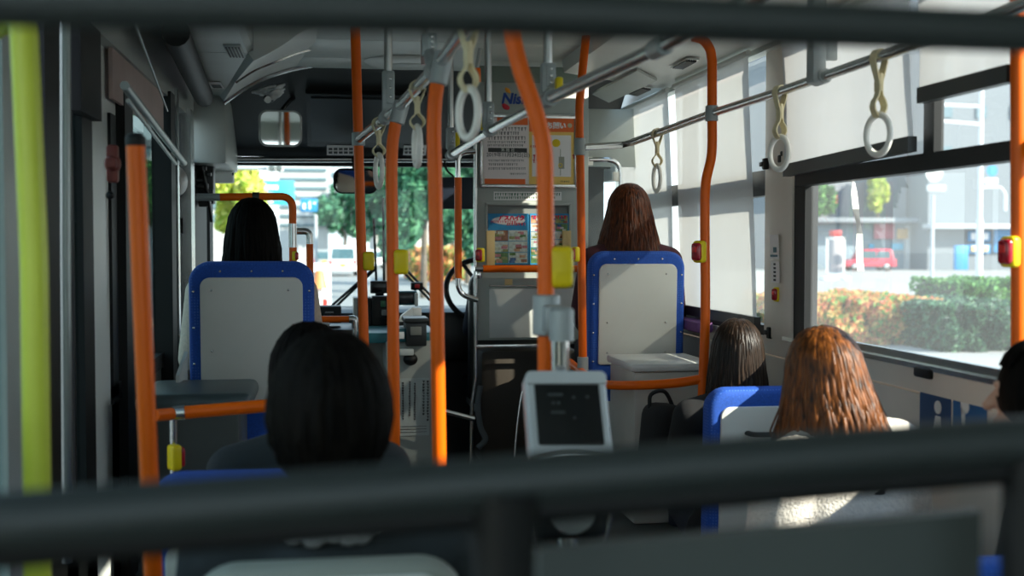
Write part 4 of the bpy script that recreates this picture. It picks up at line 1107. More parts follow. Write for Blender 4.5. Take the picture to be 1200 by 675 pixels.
def person(label, head_px, y, top, bottom, skin=None, rz=0, tilt=(0, 0), sc=1.0, group=None):
    """head_px: pixel of the top of the head; y: distance of the hips"""
    p = P(*head_px, y)
    o = thing('person', label, 'person', (p.x, p.y, p.z - .885 * sc), rz)
    o.rotation_euler = (tilt[0], tilt[1], rz); o.scale = (sc,) * 3
    o.location = p - o.rotation_euler.to_matrix() @ Vector((0, 0, .885 * sc))
    for me, nm, m in ((BODY, 'body', SKIN), (JACKET, 'jacket', top) if top is FLUFF else (TOP, 'top', top), (PANTS, 'trousers', bottom)):
        c = bpy.data.objects.new(nm, me); COL.objects.link(c); c.parent = o
        c.material_slots[0].link = 'OBJECT'; c.material_slots[0].material = m
    return o
NAVY, BLACKC, COAT = mat('navy_cloth', (.012, .016, .03), .85), mat('black_cloth', (.012, .012, .013), .9), mat('dark_coat', (.02, .026, .028), .9)
KNIT = mat('beige_knit', (.68, .55, .44), .95, var=.15, scale=120, bump=.5, bscale=300)
FLUFF = mat('white_fluffy_knit', (.80, .74, .66), .98, var=.15, scale=60, bump=.7, bscale=180)
MAROON = mat('maroon_cloth', (.06, .014, .022), .9)
BLK = hairmat('black_hair', (.002, .0018, .0015), (.007, .0055, .004), .65, .06)
DBR = hairmat('dark_brown_hair', (.006, .004, .003), (.035, .02, .012))
AUB = hairmat('auburn_hair', (.014, .004, .002), (.17, .045, .014))
BRN = hairmat('chestnut_hair', (.010, .003, .001), (.27, .082, .014), .42, .25)
p_ = person('person with a straight dark bob in beige knit, on the front left seat', (295, 236, 4.66), 4.66, KNIT, NAVY, tilt=(0, 0))
hair(p_, BLK, .56, 520, .2, .003, 1, 125, taper=.05, puff=1.05)
p_ = person('person with long auburn hair in dark top, on the front right seat', (738, 219, 5.47), 5.47, MAROON, NAVY)
hair(p_, AUB, .50, 1000, .36, .007, 2, 128, taper=-.4, puff=1.12, rad=.006)
p_ = person('person with long black hair holding a black bag, in front of the blue topped seat', (866, 378, 4.22), 4.22, BLACKC, NAVY, tilt=(.05, 0), rz=-.1)
hair(p_, DBR, .44, 900, .18, .007, 3, 128, taper=-.2, puff=1.06, rad=.006)
p_ = person('person with sunlit chestnut hair in a white fluffy top by the near window', (966, 388, 2.95), 2.95, FLUFF, NAVY, tilt=(-.04, -.09), rz=.25, sc=.98)
hair(p_, BRN, .52, 1300, .34, .011, 4, 130, taper=-.45, puff=1.06, yaw=.05, rad=.0055)
MB().tube([Vector((-.15, .12, .30)), Vector((-.07, -.10, .42)), Vector((0.02, -.155, .47)), Vector((.09, -.125, .555)), Vector((.115, -.03, .61)), Vector((.1, .08, .53))], .016, 8, flat=.25).build('bag_strap', mat('dark_taupe_strap', (.045, .035, .04), .7), parent=p_, world=False)
p_ = person('person with short dark hair seen from behind, farther of the two dark heads', (362, 384, 2.96), 2.96, COAT, NAVY)
hair(p_, BLK, .69, 420, .05, .002, 5, 112, taper=.35, puff=1.06, rad=.008)
p_ = person('person with tousled black hair and pale collar, nearest big dark head', (386, 402, 2.02), 2.02, COAT, NAVY)
hair(p_, BLK, .665, 460, .04, .003, 6, 118, taper=.75, puff=1.14, rad=.009)
mb = MB(); rnd = random.Random(9)
for k in range(26):
    a = PI * (1.0 + k / 25) ; mb.ell((.09 * math.cos(a), -.03 + .075 * math.sin(a), .60 + rnd.uniform(-.006, .01)), (.028, .026, .03), 8, 6)
mb.build('collar', mat('pale_fleece', (.5, .5, .5), .98, var=.2, scale=80, bump=.6, bscale=150), parent=p_, world=False)
p_ = person('person with short black hair, half hidden by the right picture edge pole', (1233, 401, 2.36), 2.36, COAT, NAVY, rz=.75)
hair(p_, BLK, .72, 220, .03, .002, 7, 108, taper=.3, puff=1.0, rad=.008)
p_ = person('person in dark uniform driving, hidden behind the poster wall', (600, 262, 6.58), 6.58, NAVY, NAVY, sc=.98)
hair(p_, BLK, .72, 160, .03, .002, 8, 110, taper=.3, rad=.008)
# black bag on the lap
c = P(776, 500, 4.45)
bg = thing('shoulder_bag', 'black bag with carrying loop on the lap left of the long black hair', 'bag', c)
MB().box(c + Vector((0, 0, -.03)), (.15, .16, .24), rot=(0, .1, .2), bev=.05, seg=4).build('body', BLACKC, parent=bg)
MB().tube(curve([c + Vector((-.05, 0, .07)), c + Vector((-.045, 0, .125)), c + Vector((.01, 0, .135)), c + Vector((.05, 0, .06))], 5), .008, 8).build('loop', BLACK, parent=bg)
# ------------------------------------------------------------------ fare machine and dashboard
FB = mat('fare_machine_body', (.33, .34, .31), .45); TEAL = mat('teal_edge', (.02, .13, .16), .4)
y0, y1 = 5.75, 6.25
a, b = P(452, 410, y0), P(512, 410, y0)
fm = thing('fare_machine', 'grey fare machine with printed notice, beside the driver', 'fare machine', ((a.x + b.x) / 2, 6.0, 0))
zt = P(480, 400, y0).z
mb = MB().box(((a.x + b.x) / 2, 6.0, zt / 2), (b.x - a.x, .5, zt), bev=.012)
mb.box((P(440, 0, 6.0).x + .02, 6.3, zt / 2 + .01), (.16, .5, zt + .02), bev=.012); mb.build('body', FB, parent=fm)
mb = MB().box(((a.x + b.x) / 2 - .04, 6.03, zt + .015), (b.x - a.x + .09, .5, .05), bev=.006); mb.build('top_band', TEAL, parent=fm)
def bx(mb, x0, y0_, x1, y1_, y, t, bev=.006):
    a, b = P(x0, y1_, y), P(x1, y0_, y)
    return mb.box(((a.x + b.x) / 2, y + t / 2, (a.z + b.z) / 2), (b.x - a.x, t, b.z - a.z), bev=bev)
mb = MB(); bx(mb, 476, 376, 500, 406, 5.7, .2); bx(mb, 474, 373, 503, 379, 5.69, .22); mb.build('coin_hopper', DARK, parent=fm)
mb = MB(); bx(mb, 481, 383, 494, 393, 5.69, .02, .002); mb.build('hopper_label', mat('dim_label', (.2, .2, .18), .6), parent=fm)
mb = MB(); bx(mb, 464, 385, 476, 401, 5.72, .05, .004); mb.build('side_unit', TEAL, parent=fm)
mb = MB(); bx(mb, 466, 389, 474, 397, 5.71, .012, .001); mb.build('unit_label', PAPER, parent=fm)
mb = MB(); bx(mb, 468, 409, 485, 417, 5.7, .08); mb.build('coin_tray', GREYL, parent=fm)
mb = MB(); mb.ell(P(481, 421, 5.73), (.035, .04, .03)); mb.build('ticket_cup', BLACK, parent=fm)
mb = MB(); bx(mb, 462, 443, 503, 511, 5.745, .004, 0); sheet = mb.build('notice_sheet', mat('notice_paper', (.42, .44, .42), .7), parent=fm)
mb = MB(); rnd = random.Random(21)
for col, (x, ytop, ybot, hgt) in enumerate(((500, 446, 494, 3), (495, 446, 484, 3), (485, 449, 493, 2.4), (479, 447, 488, 2.4), (471, 448, 492, 2.6), (466, 449, 478, 2.4))):
    yy = ytop
    while yy < ybot:
        bx(mb, x, yy, x + hgt * .9, yy + hgt * .25, 5.742, .003, 0); bx(mb, x + rnd.uniform(0, hgt * .5), yy, x + hgt * .75, yy + hgt * .8, 5.742, .003, 0); yy += hgt * 1.15
for k in range(3): bx(mb, 465, 499 + 3.4 * k, 500, 500.2 + 3.4 * k, 5.742, .003, 0)
mb.build('print', INK, parent=fm, smooth=False)
mb = MB(); mb.hexa([tuple(P(*p)) for p in ((466, 377, 6.0), (484, 377, 6.0), (484, 376, 6.3), (466, 376, 6.3), (470, 370, 6.0), (484, 360, 6.0), (484, 359, 6.3), (470, 369, 6.3))]); mb.build('clear_hood', mat('white_hood', (.75, .76, .76), .2), parent=fm)
mb = MB(); bx(mb, 484, 361, 494, 370, 6.0, .05, .004); mb.build('white_dial', PAPER, parent=fm)
# dash equipment
def device(name, label, cat, parts, y):
    o = thing(name, label, cat, P(parts[0][1][0], parts[0][1][3], y))
    for nm, q, yy, t, m in parts:
        mb = MB(); bx(mb, *q, yy, t); mb.build(nm, m, parent=o)
    return o
device('driver_monitor', 'small dark monitor tilted on its stand above the dashboard', 'monitor', [('case', (434, 329, 455, 344), 6.5, .03, DARK), ('screen', (436, 331, 453, 342), 6.495, .004, SCREEN), ('stand', (440, 343, 450, 352), 6.52, .04, BLACK)], 6.5)
device('driver_monitor', 'wider dark monitor with pale right edge behind the fare machine', 'monitor', [('case', (463, 341, 489, 358), 6.4, .04, TEAL), ('screen', (464, 343, 485, 356), 6.392, .008, SCREEN), ('pale_side', (486, 343, 490, 359), 6.38, .04, WHITE)], 6.4)
device('keypad', 'black keypad unit with green display by the left of the fare machine', 'keypad', [('case', (436, 347, 456, 382), 6.3, .08, BLACK), ('display', (446, 352, 452, 360), 6.292, .01, mat('green_display', (.02, .12, .05), .3)), ('keys', (447, 363, 453, 370), 6.292, .01, mat('grey_keys', (.2, .21, .21), .5))], 6.3)
device('warning_lamp', 'small black unit with a red lit face on the dashboard', 'lamp', [('case', (482, 331, 496, 340), 6.6, .06, BLACK), ('lit_face', (486, 333, 492, 338), 6.59, .01, mat('lit_red_lens', (.8, .03, .03), .3)), ('arm', (485, 339, 488, 346), 6.62, .02, BLACK)], 6.6)
device('dash_box', 'black box on the ledge left of the dashboard', 'box', [('case', (371, 359, 400, 379), 6.3, .15, BLACK), ('marking', (381, 365, 391, 367), 6.296, .004, mat('grey_print2', (.2, .2, .2), .5))], 6.3)
device('side_cabinet', 'grey edged cabinet with dark front under the small monitor', 'cabinet', [('body', (416, 349, 436, 470), 6.35, .2, DARK), ('edge', (415, 349, 419, 470), 6.345, .21, FB)], 6.35)
o = device('paper_holder', 'small white paper with dark curved mark behind the short orange rail', 'paper', [('sheet', (376, 374, 386, 384), 6.25, .01, PAPER)], 6.25)
# dashboard
mb = MB(); mb.box((.75, 6.95, Z(-.52)), (1.7, .5, .3), bev=.06).box((-.12, 6.65, Z(-.5)), (.9, 1.0, .13), bev=.02).box((1.2, 6.8, Z(-.42)), (.8, .3, .2), bev=.05)
tag(mb.build('dashboard', DARK, at=(.7, 6.95, Z(-.7))), 'long dark dashboard under the windscreen', 'dashboard')
sw = thing('steering_wheel', 'large black steering wheel half hidden by the poster wall', 'steering wheel', P(560, 335, 6.72))
SWM = Matrix.Translation(P(566, 340, 6.72)) @ Matrix.Rotation(-.6, 4, 'X')
MB().torus(.21, .016, SWM, 40, 10).build('rim', BLACK, parent=sw)
mb = MB()
for a in (0, 2.1, 4.2): mb.tube([SWM @ Vector((0, 0, 0)), SWM @ Vector((.2 * math.cos(a), 0, .2 * math.sin(a)))], .012, 8)
mb.ell(SWM @ Vector((0, 0, 0)), (.06, .04, .06)); mb.build('spokes', DARK, parent=sw)
MB().tube([SWM @ Vector((0, .02, 0)), SWM @ Vector((0, .35, -.3))], .03, 10).build('column', BLACK, parent=sw)
for lab, pts in (('long wiper with two arms crossing the windscreen at left', [[(388, 359), (441, 312)], [(394, 359), (441, 314)], [(438, 256), (441, 330)]]),
                 ('second wiper with two arms crossing behind the thick poles', [[(474, 320), (504, 352)], [(477, 317), (508, 350)], [(449, 232), (450, 330)]])):
    o = thing('wiper', lab, 'wiper', P(*pts[0][0], 7.38), group='windscreen wipers')
    for nm, (p, q) in zip(('arm', 'arm', 'blade'), pts):
        MB().tube([P(*p, 7.38), P(*q, 7.38)], .008, 8).build(nm, BLACK, parent=o)
# low platform edge
o = MB().tube([P(521, 482, 5.6), P(556, 491, 5.6)], .012, 8).build('platform_edge', SILVER, at=P(540, 487, 5.6)); tag(o, 'short metal edge strip low beside the driver platform', 'edge strip')

# ------------------------------------------------------------------ right window dressing
def side_plane(z, off): return XR(z) - off
def blind(label, y0, y1, z0, z1, off, seed, barz=None, rise=0.0):
    o = thing('roller_blind', label, 'blind', (side_plane(z0, off), (y0 + y1) / 2, z0), group='white roller blinds')
    rnd = random.Random(seed); ny, nz = 40, 16; vs, fs = [], []
    ph = [rnd.uniform(0, 6) for _ in range(4)]
    for k in (0, 1):
        for j in range(nz + 1):
            for i in range(ny + 1):
                u, v = i / ny, j / nz; y = y0 + (y1 - y0) * u
                zb = z0 + rise * (1 - u); z = zb + (z1 - zb) * v
                d = .004 * (math.sin(u * 9 + ph[0]) + math.sin(u * 21 + ph[1]) * .4) * (1 - v * .8) + .003 * math.sin(v * 5 + ph[2] + u * 3)
                vs.append((side_plane(z, off) + d + k * .0015, y, z))
    N = (ny + 1) * (nz + 1)
    for j in range(nz):
        for i in range(ny):
            q = j * (ny + 1) + i
            fs += [(q, q + 1, q + ny + 2, q + ny + 1), (N + q, N + q + ny + 1, N + q + ny + 2, N + q + 1)]
    MB().add(vs, fs).build('cloth', BLIND, parent=o)
    z0r = z0 + rise
    MB().hexa([(side_plane(z0, off) - .012, y0, z0r - .02), (side_plane(z0, off) + .016, y0, z0r - .02), (side_plane(z0, off) + .016, y1, z0 - .02), (side_plane(z0, off) - .012, y1, z0 - .02),
               (side_plane(z0, off) - .012, y0, z0r + .024), (side_plane(z0, off) + .016, y0, z0r + .024), (side_plane(z0, off) + .016, y1, z0 + .024), (side_plane(z0, off) - .012, y1, z0 + .024)]).build('bottom_bar', mat('blind_bar', (.045, .05, .05), .45), parent=o)
    MB().tube([(side_plane(z1, off) , y0, z1), (side_plane(z1, off), y1, z1)], .012, 12).build('roller', DUCTW, parent=o)
    return o
blind('white blind over the foremost side window, nearer the windscreen', 5.66, 6.76, Z(-.30), Z(.75), .03, 1)
blind('white blind over the second side window, up against the beige pillar', 4.53, 5.55, Z(-.315), Z(.75), .03, 2)
b3 = blind('white blind over the upper pane right of the beige pillar, with hanging paper strip', 3.23, 4.18, Z(.265), Z(.75), .03, 3, rise=.02)
blind('white blind rolled half up at the upper right edge of the photo', 2.72, 3.17, Z(.415), Z(.75), .03, 4)
for px, py, y, lab in ((897, 192, 4.47, 'black blind latch high on the beige pillar'), (902, 390, 4.44, 'black blind latch low on the beige pillar')):
    c = P(px, py, y); o = MB().box(c, (.02, .03, .045), bev=.005).box(c + Vector((-.005, .02, 0)), (.014, .04, .018), bev=.003).build('blind_latch', BLACK, at=c); tag(o, lab, 'latch', 'black blind latches')
c = P(914, 186, 4.35)
o = MB().box(c, (.012, .03, .03), bev=.006).box(c + Vector((0, -.02, .018)), (.01, .02, .02), bev=.005).build('wall_catch', BLACK, at=c); tag(o, 'small black catch on the beige pillar seen through a hanging ring', 'catch')
# stickers on the pillar
for y0, y1, m2, lab in ((275, 303, TEAL, 'white sticker with small green mark on the beige pillar'), (306, 331, INK, 'white sticker with dark print on the beige pillar, lower one')):
    c = P(910.5, (y0 + y1) / 2, 4.4); h = P(910, y0, 4.4).z - P(910, y1, 4.4).z
    x = XR(c.z) - .0135
    o = thing('pillar_sticker', lab, 'sticker', (x, c.y, c.z), group='stickers on the beige pillar')
    MB().box((x, 4.36, c.z), (.002, .085, h), rot=(0, -.04, 0)).build('sheet', PAPER, parent=o)
    mb = MB()
    if m2 is TEAL: mb.box((x - .002, 4.35, c.z - .012), (.002, .03, .02), rot=(0, -.04, 0)); mb.box((x - .002, 4.36, c.z - .035), (.002, .07, .008), rot=(0, -.04, 0))
    else:
        for k in range(5): mb.box((x - .002, 4.36, c.z + .03 - .015 * k), (.002, .02, .008), rot=(0, -.04, 0))
    mb.build('print', m2, parent=o)
# hanging paper strip and cord
y = 3.86
o = thing('hanging_strip', 'twisted white paper strip hanging from the blind cord before the window', 'paper strip', P(998, 195, y))
c = P(997, 184, y); MB().box(c, (.016, .07, .04), bev=.004).build('cord_plate', MATS['blind_bar'], parent=o)
MB().tube([P(996, 192, y), P(998, 205, y), P(1000, 216, y)], [.008, .003, .003], 8).build('cord', WHITE, parent=o)
pts = [(1000.5, 214, 3, .4), (1001, 226, 7, .3), (1003, 245, 7.5, .1), (1006, 262, 5, -.5), (1007.5, 274, 7, .2), (1007, 290, 8.5, .1), (1007.5, 305, 8.5, 0), (1009, 318, 8.5, .0)]
vs, fs = [], []
for px, py, w, tw in pts:
    for s in (-1, 1):
        for q in (0, 1): vs.append(P(px + s * w / 2 * 1.0, py, y + s * tw * .04 + q * .002))
for i in range(len(pts) - 1):
    a = i * 4
    for (u, v) in ((0, 2), (2, 3), (3, 1), (1, 0)): fs.append((a + u, a + v, a + 4 + v, a + 4 + u))
MB().add(vs, fs).build('strip', mat('strip_paper', (.75, .72, .66), .7, trans=.15), parent=o)
# catch under the window
c = P(1080, 437, X=1.7)
o = MB().box((1.71, c.y, c.z), (.03, .09, .03), bev=.008).build('window_catch', BLACK, at=c); tag(o, 'small black catch under the near window sill', 'catch')
# priority seat pictograms
PB = mat('sign_navy', (.006, .045, .13), .4); PB2 = mat('sign_blue', (.006, .10, .28), .4); PWH = mat('sign_white', (.75, .76, .74), .5)
def wallsign(label, x0, x1, base, draw):
    ya, yb = P(x0, 490, X=1.718).y, P(x1, 490, X=1.718).y; w = ya - yb; yc = (ya + yb) / 2; zc = P((x0 + x1) / 2, 505, X=1.718).z
    o = thing('priority_sign', label, 'sign', (1.718, yc, zc), group='blue pictogram signs under the window')
    WM = Matrix(((0, 0, -1, 1.72), (-1, 0, 0, yc), (0, 1, 0, zc), (0, 0, 0, 1)))      # drawing x -> -Y (picture right), y -> Z
    MB().prism([(x, yy - .11) for x, yy in rrect(w, .22, .018)], .003, WM).build('plate', base, parent=o)
    mb = MB(); draw(mb); mb.v = [tuple(WM @ Vector(v)) for v in mb.v]; mb.build('pictogram', PWH, parent=o)
def d1_(mb):
    mb.lathe([(0, .003), (.019, .003), (.019, .005), (0, .005)], 20, Matrix.Translation((.02, .07, 0)))
    mb.prism([(.008, .045), (.034, .045), (.05, -.05), (.035, -.05), (.03, -.1), (.008, -.1), (.005, -.05), (-.004, -.02), (-.012, -.018)], .002, Matrix.Translation((0, 0, .003)))
    mb.lathe([(0, .003), (.013, .003), (.013, .005), (0, .005)], 20, Matrix.Translation((-.045, -.015, 0)))
    mb.prism([(-.052, -.034), (-.036, -.034), (-.012, -.02), (-.01, -.026), (-.032, -.05), (-.034, -.1), (-.055, -.1), (-.055, -.055), (-.07, -.045), (-.072, -.052)], .002, Matrix.Translation((0, 0, .003)))
def d2_(mb):
    mb.lathe([(0, .003), (.022, .003), (.022, .005), (0, .005)], 20, Matrix.Translation((-.02, .065, 0)))
    mb.prism([(-.04, .07), (-.03, .05), (-.02, .045), (-.018, -.03), (-.03, -.03)], .002, Matrix.Translation((0, 0, .003)))
    mb.prism([(-.06, -.06), (-.04, -.035), (0, -.03), (.03, -.045), (.045, -.08), (.045, -.1), (-.06, -.1)], .002, Matrix.Translation((0, 0, .003)))
wallsign('dark blue sign with an adult and child pictogram under the near window', 1078, 1114, PB, d1_)
wallsign('brighter blue sign with a seated figure pictogram, nearer the photo edge', 1117, 1156, PB2, d2_)
# ------------------------------------------------------------------ the street outside
G = -.3
ASPH = mat('street_asphalt', (.20, .21, .21), .85, var=.12, scale=2); CONC = mat('pale_concrete', (.27, .265, .25), .85, var=.1, scale=1.5)
struct(MB().box((0, 60, G - .06), (400, 320, .1)), 'ground', ASPH)
struct(MB().hexa([(6.2, -8, G - .005), (60, -8, G - .005), (60, 78, G - .005), (6.2, 78, G - .005), (6.2, -8, G + .05), (60, -8, G + .05), (60, 78, G + .05), (6.2, 78, G + .05)]), 'trim_30', CONC)
struct(MB().box((-6.5, 70, G + .02), (5, 170, .14)), 'trim_31', CONC)
MARK = mat('road_paint', (.7, .7, .68), .8)
mb = MB()
for k in range(12): mb.box((2.3, 12 + k * 9, G - .008), (.14, 4.5, .006))
struct(mb, 'trim_32', MARK)
rndL = random.Random(77)
def leaf_quads(n, sampler, size, mb, mats_n, rnd):
    for _ in range(n):
        c = sampler(rnd); mb.mat(rnd.randrange(mats_n))
        a = Vector((rnd.gauss(0, 1), rnd.gauss(0, 1), rnd.gauss(0, 1))).normalized(); b = a.orthogonal().normalized(); d = a.cross(b)
        s = size * rnd.uniform(.6, 1.3)
        mb.add([c + b * s, c + d * s * .55, c - b * s, c - d * s * .55], [(0, 1, 2, 3)])
def leafm(n, c, t=.3): return mat(n, c, .6, var=.3, scale=3, trans=t)
GR = [leafm('leaf_green_a', (0.087, 0.232, 0.058)), leafm('leaf_green_b', (0.145, 0.348, 0.087)), leafm('leaf_green_c', (0.051, 0.145, 0.051))]
TG = [leafm('leaf_teal_a', (0.072, 0.246, 0.145)), leafm('leaf_teal_b', (0.131, 0.348, 0.189)), leafm('leaf_teal_c', (0.036, 0.131, 0.080))]
YG = [leafm('leaf_yellow_a', (0.609, 0.667, 0.116)), leafm('leaf_yellow_b', (0.435, 0.580, 0.102)), leafm('leaf_yellow_c', (0.725, 0.696, 0.203))]
DG = [leafm('hedge_dark_a', (.045, .13, .075)), leafm('hedge_dark_b', (.08, .2, .10)), leafm('hedge_dark_c', (.02, .06, .04))]
OL = [leafm('leaf_orange_a', (0.797, 0.377, 0.145)), leafm('leaf_orange_b', (0.652, 0.478, 0.174)), leafm('leaf_green_b', (0.145, 0.348, 0.087)), leafm('leaf_rust', (0.609, 0.203, 0.102))]
BARK = mat('bark', (.12, .10, .08), .9, var=.3, scale=10, bump=.5, bscale=20)
def tree(label, px, ytop, yc, Y, rx_px, mats, n, size, seed, group='street trees', G=G):
    """crown from ytop to yc pixels, rx half width in pixels"""
    k = Y / FPX; x = P(px, 280, Y).x; zt, zb = P(px, ytop, Y).z, P(px, yc, Y).z; r = rx_px * k
    o = thing('street_tree', label, 'tree', (x, Y, G), group=group)
    rnd = random.Random(seed); h = zt - zb
    cl = [(Vector((x + rnd.uniform(-.75, .75) * r, Y + rnd.uniform(-.8, .8) * r, zb + h * rnd.uniform(.15, .85))), rnd.uniform(.3, .5)) for _ in range(16)]
    def smp(rn):
        c, q = cl[rn.randrange(16)]; v = Vector((rn.gauss(0, 1), rn.gauss(0, 1), rn.gauss(0, 1))).normalized() * rn.uniform(.75, 1.02)
        return c + Vector((v.x * q * r * .9, v.y * q * r * .9, v.z * q * h * .62))
    mb = MB(); leaf_quads(n, smp, size, mb, len(mats), rnd); mb.build('crown', mats, parent=o, smooth=False)
    mb = MB(); mb.tube([(x, Y, G), (x + .05, Y, zb + h * .3), (x, Y, zb + h * .7)], [.04 * r + .09, .03 * r + .06, .03], 8)
    for c, q in cl[:6]: mb.tube([(x + .03, Y, zb + h * .12), (c + Vector((x, Y, zb + h * .3))) / 2, c], [.06, .045, .02], 6)
    mb.build('trunk', BARK, parent=o)
    return o
tree('pale yellow green tree left in the windscreen, over the dark haired head', 279, 190, 268, 32, 30, YG, 5200, .17, 1)
tree('dark green street tree in the windscreen behind the rear view mirror', 404, 208, 284, 95, 34, TG, 4200, .32, 2)
tree('large green street tree between the two thick left poles', 452, 178, 292, 48, 40, TG, 6000, .28, 3)
tree('tall green street tree in the windscreen left of the sun visor', 496, 168, 288, 42, 36, TG, 6000, .26, 4)
tree('green street tree behind the sun visor', 548, 175, 292, 55, 36, TG, 4500, .3, 5)
tree('green tree outside at the left door glass, upper', 88, 90, 300, 14, 70, GR, 3500, .14, 6)
tree('green tree seen through the left windows beside the front seat', 192, 185, 262, 30, 24, GR, 3000, .17, 7)
tree('green tree top left outside the near right window', 955, 195, 250, 82.9, 24, GR, 3600, .3, 8, G=P(0, 256, 83).z)
tree('slim bright green tree above the red car, against the grey building', 1028, 200, 246, 82.9, 11, YG, 2600, .26, 9, G=P(0, 256, 83).z)
def hedge(label, x0, x1, ytop, ybot, y0, depth, mats, n, size, seed, group='hedges along the pavement'):
    A, B = P(x0, ybot, y0), P(x1, ybot, y0); h = P(x0, ytop, y0).z - G
    o = thing('hedge', label, 'hedge', ((A.x + B.x) / 2, y0, G), group=group); rnd = random.Random(seed)
    def smp(rn):
        f = rn.random(); u = rn.uniform(0, 1); w = rn.uniform(0, 1); x = A.x + (B.x - A.x) * u
        if f < .5: y, z = y0 + rn.uniform(-.06, .06), h * w
        elif f < .9: y, z = y0 + depth * w, h * rn.uniform(.93, 1.04)
        else: x, y, z = (A.x if rn.random() < .5 else B.x), y0 + depth * rn.random(), h * w
        b = .08 * math.sin(x * 5 + z * 7) + .05 * math.sin(x * 13)
        return Vector((x, y + b, G + z * (1 + b * .5)))
    mb = MB(); leaf_quads(n, smp, size, mb, len(mats), rnd); mb.build('leaves', mats, parent=o, smooth=False)
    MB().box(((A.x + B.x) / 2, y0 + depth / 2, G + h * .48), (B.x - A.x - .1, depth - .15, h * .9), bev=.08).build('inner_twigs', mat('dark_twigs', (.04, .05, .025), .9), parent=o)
    return o
hedge('autumn orange and green hedge outside the near window', 925, 1100, 352, 402, 20.5, 2.6, OL, 9000, .075, 11)
hedge('dark green hedge block outside, nearer the picture edge', 1104, 1225, 360, 414, 19, 2.8, DG, 9000, .07, 12)
hedge('smaller pale topped green hedge behind the dark green hedge block', 1123, 1240, 332, 352, 25, 2.2, GR, 5000, .08, 13)
hedge('low hedge with orange flowers on the median seen between the poles', 484, 545, 292, 308, 60, 6, OL, 2500, .16, 14, 'hedges on the median')
o = MB().hexa([(5.2, 6, G + .0), (6.4, 6, G), (6.4, 40, G), (5.2, 40, G), (5.25, 6, G + .16), (6.4, 6, G + .16), (6.4, 40, G + .16), (5.25, 40, G + .16)])
struct(o, 'trim_33', mat('kerb_stone', (.34, .35, .35), .85))
# white posts
for k, (px, yt, yb) in enumerate(((473, 279, 300), (481, 275, 300), (490, 277, 301), (506, 280, 301))):
    a, b = P(px, yt, 70), P(px, yb, 70)
    o = MB().tube([(b.x, 70, G), (b.x, 70, a.z - .1), (b.x, 70, a.z)], [.16, .14, .08], 10).build('bollard', WHITE, at=(b.x, 70, G))
    tag(o, 'white post by the median hedge, one of a row', 'post', 'white posts on the median')
# ---------------- cars
TYRE = mat('tyre', (.015, .015, .015), .8); CGL = mat('car_glass', (.05, .11, .13), .1, coat=.5); TAIL = mat('tail_lamp', (.6, .04, .03), .25)
def car(label, loc, rz, paint, L, W, H, cat='car', hatch=True, plate=YELLOW):
    o = thing('car', label, cat, loc, rz)          # faces +Y, rear at y = 0
    hb = H * .52
    body = [(0, .28), (-.03, .55), (.0, hb), (.10, hb + .05), (.25, H - .06), (.45, H), (L * .62, H - .02), (L * .76, hb + .06), (L - .12, hb - .08), (L, .5), (L - .02, .28)] if hatch else \
           [(0, .26), (0, hb), (.55, hb + .04), (1.15, H - .03), (L * .55, H), (L * .7, hb + .05), (L - .1, hb - .08), (L, .5), (L - .02, .26)]
    M = Matrix(((0, 0, 1, -W / 2), (1, 0, 0, 0), (0, 1, 0, 0), (0, 0, 0, 1)))
    MB().prism(body, W, M, bev=.09).build('body', paint, parent=o, world=False)
    mb = MB()
    if hatch:
        mb.hexa([(-W * .40, .065, hb + .08), (W * .40, .065, hb + .08), (W * .40, .16, hb + .08), (-W * .40, .16, hb + .08), (-W * .36, .215, H - .16), (W * .36, .215, H - .16), (W * .36, .3, H - .16), (-W * .36, .3, H - .16)])
        for s in (-1, 1):
            for a, b in ((.38, L * .36), (L * .38, L * .66)):
                mb.hexa([(s * (W / 2 - .03), a, hb + .08), (s * (W / 2 + .006), a, hb + .08), (s * (W / 2 + .006), b + .12, hb + .08), (s * (W / 2 - .03), b + .12, hb + .08),
                         (s * (W / 2 - .03), a + .06, H - .15), (s * (W / 2 + .004), a + .06, H - .15), (s * (W / 2 + .004), b, H - .15), (s * (W / 2 - .03), b, H - .15)])
    else:
        mb.hexa([(-W * .4, .62, hb + .07), (W * .4, .62, hb + .07), (W * .4, .8, hb + .07), (-W * .4, .8, hb + .07), (-W * .36, 1.05, H - .08), (W * .36, 1.05, H - .08), (W * .36, 1.2, H - .08), (-W * .36, 1.2, H - .08)])
        for s in (-1, 1):
            mb.hexa([(s * (W / 2 - .03), .95, hb + .06), (s * (W / 2 + .006), .95, hb + .06), (s * (W / 2 + .006), L * .68, hb + .06), (s * (W / 2 - .03), L * .68, hb + .06),
                     (s * (W / 2 - .03), 1.25, H - .12), (s * (W / 2 + .004), 1.25, H - .12), (s * (W / 2 + .004), L * .55, H - .12), (s * (W / 2 - .03), L * .55, H - .12)])
    mb.build('windows', CGL, parent=o, world=False)
    for s in (-1, 1):
        for y in (.62, L - .68):
            w = MB().lathe([(0, -.1), (.24, -.1), (.31, -.08), (.31, .08), (.24, .1), (0, .1)], 20, Matrix.Translation((s * (W / 2 - .1), y, .31)) @ Matrix.Rotation(PI / 2, 4, 'Y')).build('wheel', TYRE, parent=o, world=False)
            MB().lathe([(0, -.105), (.17, -.105), (.19, -.09), (.19, .09), (.17, .105), (0, .105)], 14, Matrix.Translation((s * (W / 2 - .1), y, .31)) @ Matrix.Rotation(PI / 2, 4, 'Y')).build('hubcap', SILVER, parent=w, world=False)
        MB().box((s * W * .42, -.02, hb - .1), (.13, .1, .26), bev=.03).build('tail_lamp', TAIL, parent=o, world=False)
    MB().box((0, -.035, .62), (.34, .02, .17), bev=.01).build('number_plate', plate, parent=o, world=False)
    MB().box((0, -.03, .38), (W * .96, .14, .2), bev=.05).build('bumper', paint, parent=o, world=False)
    return o
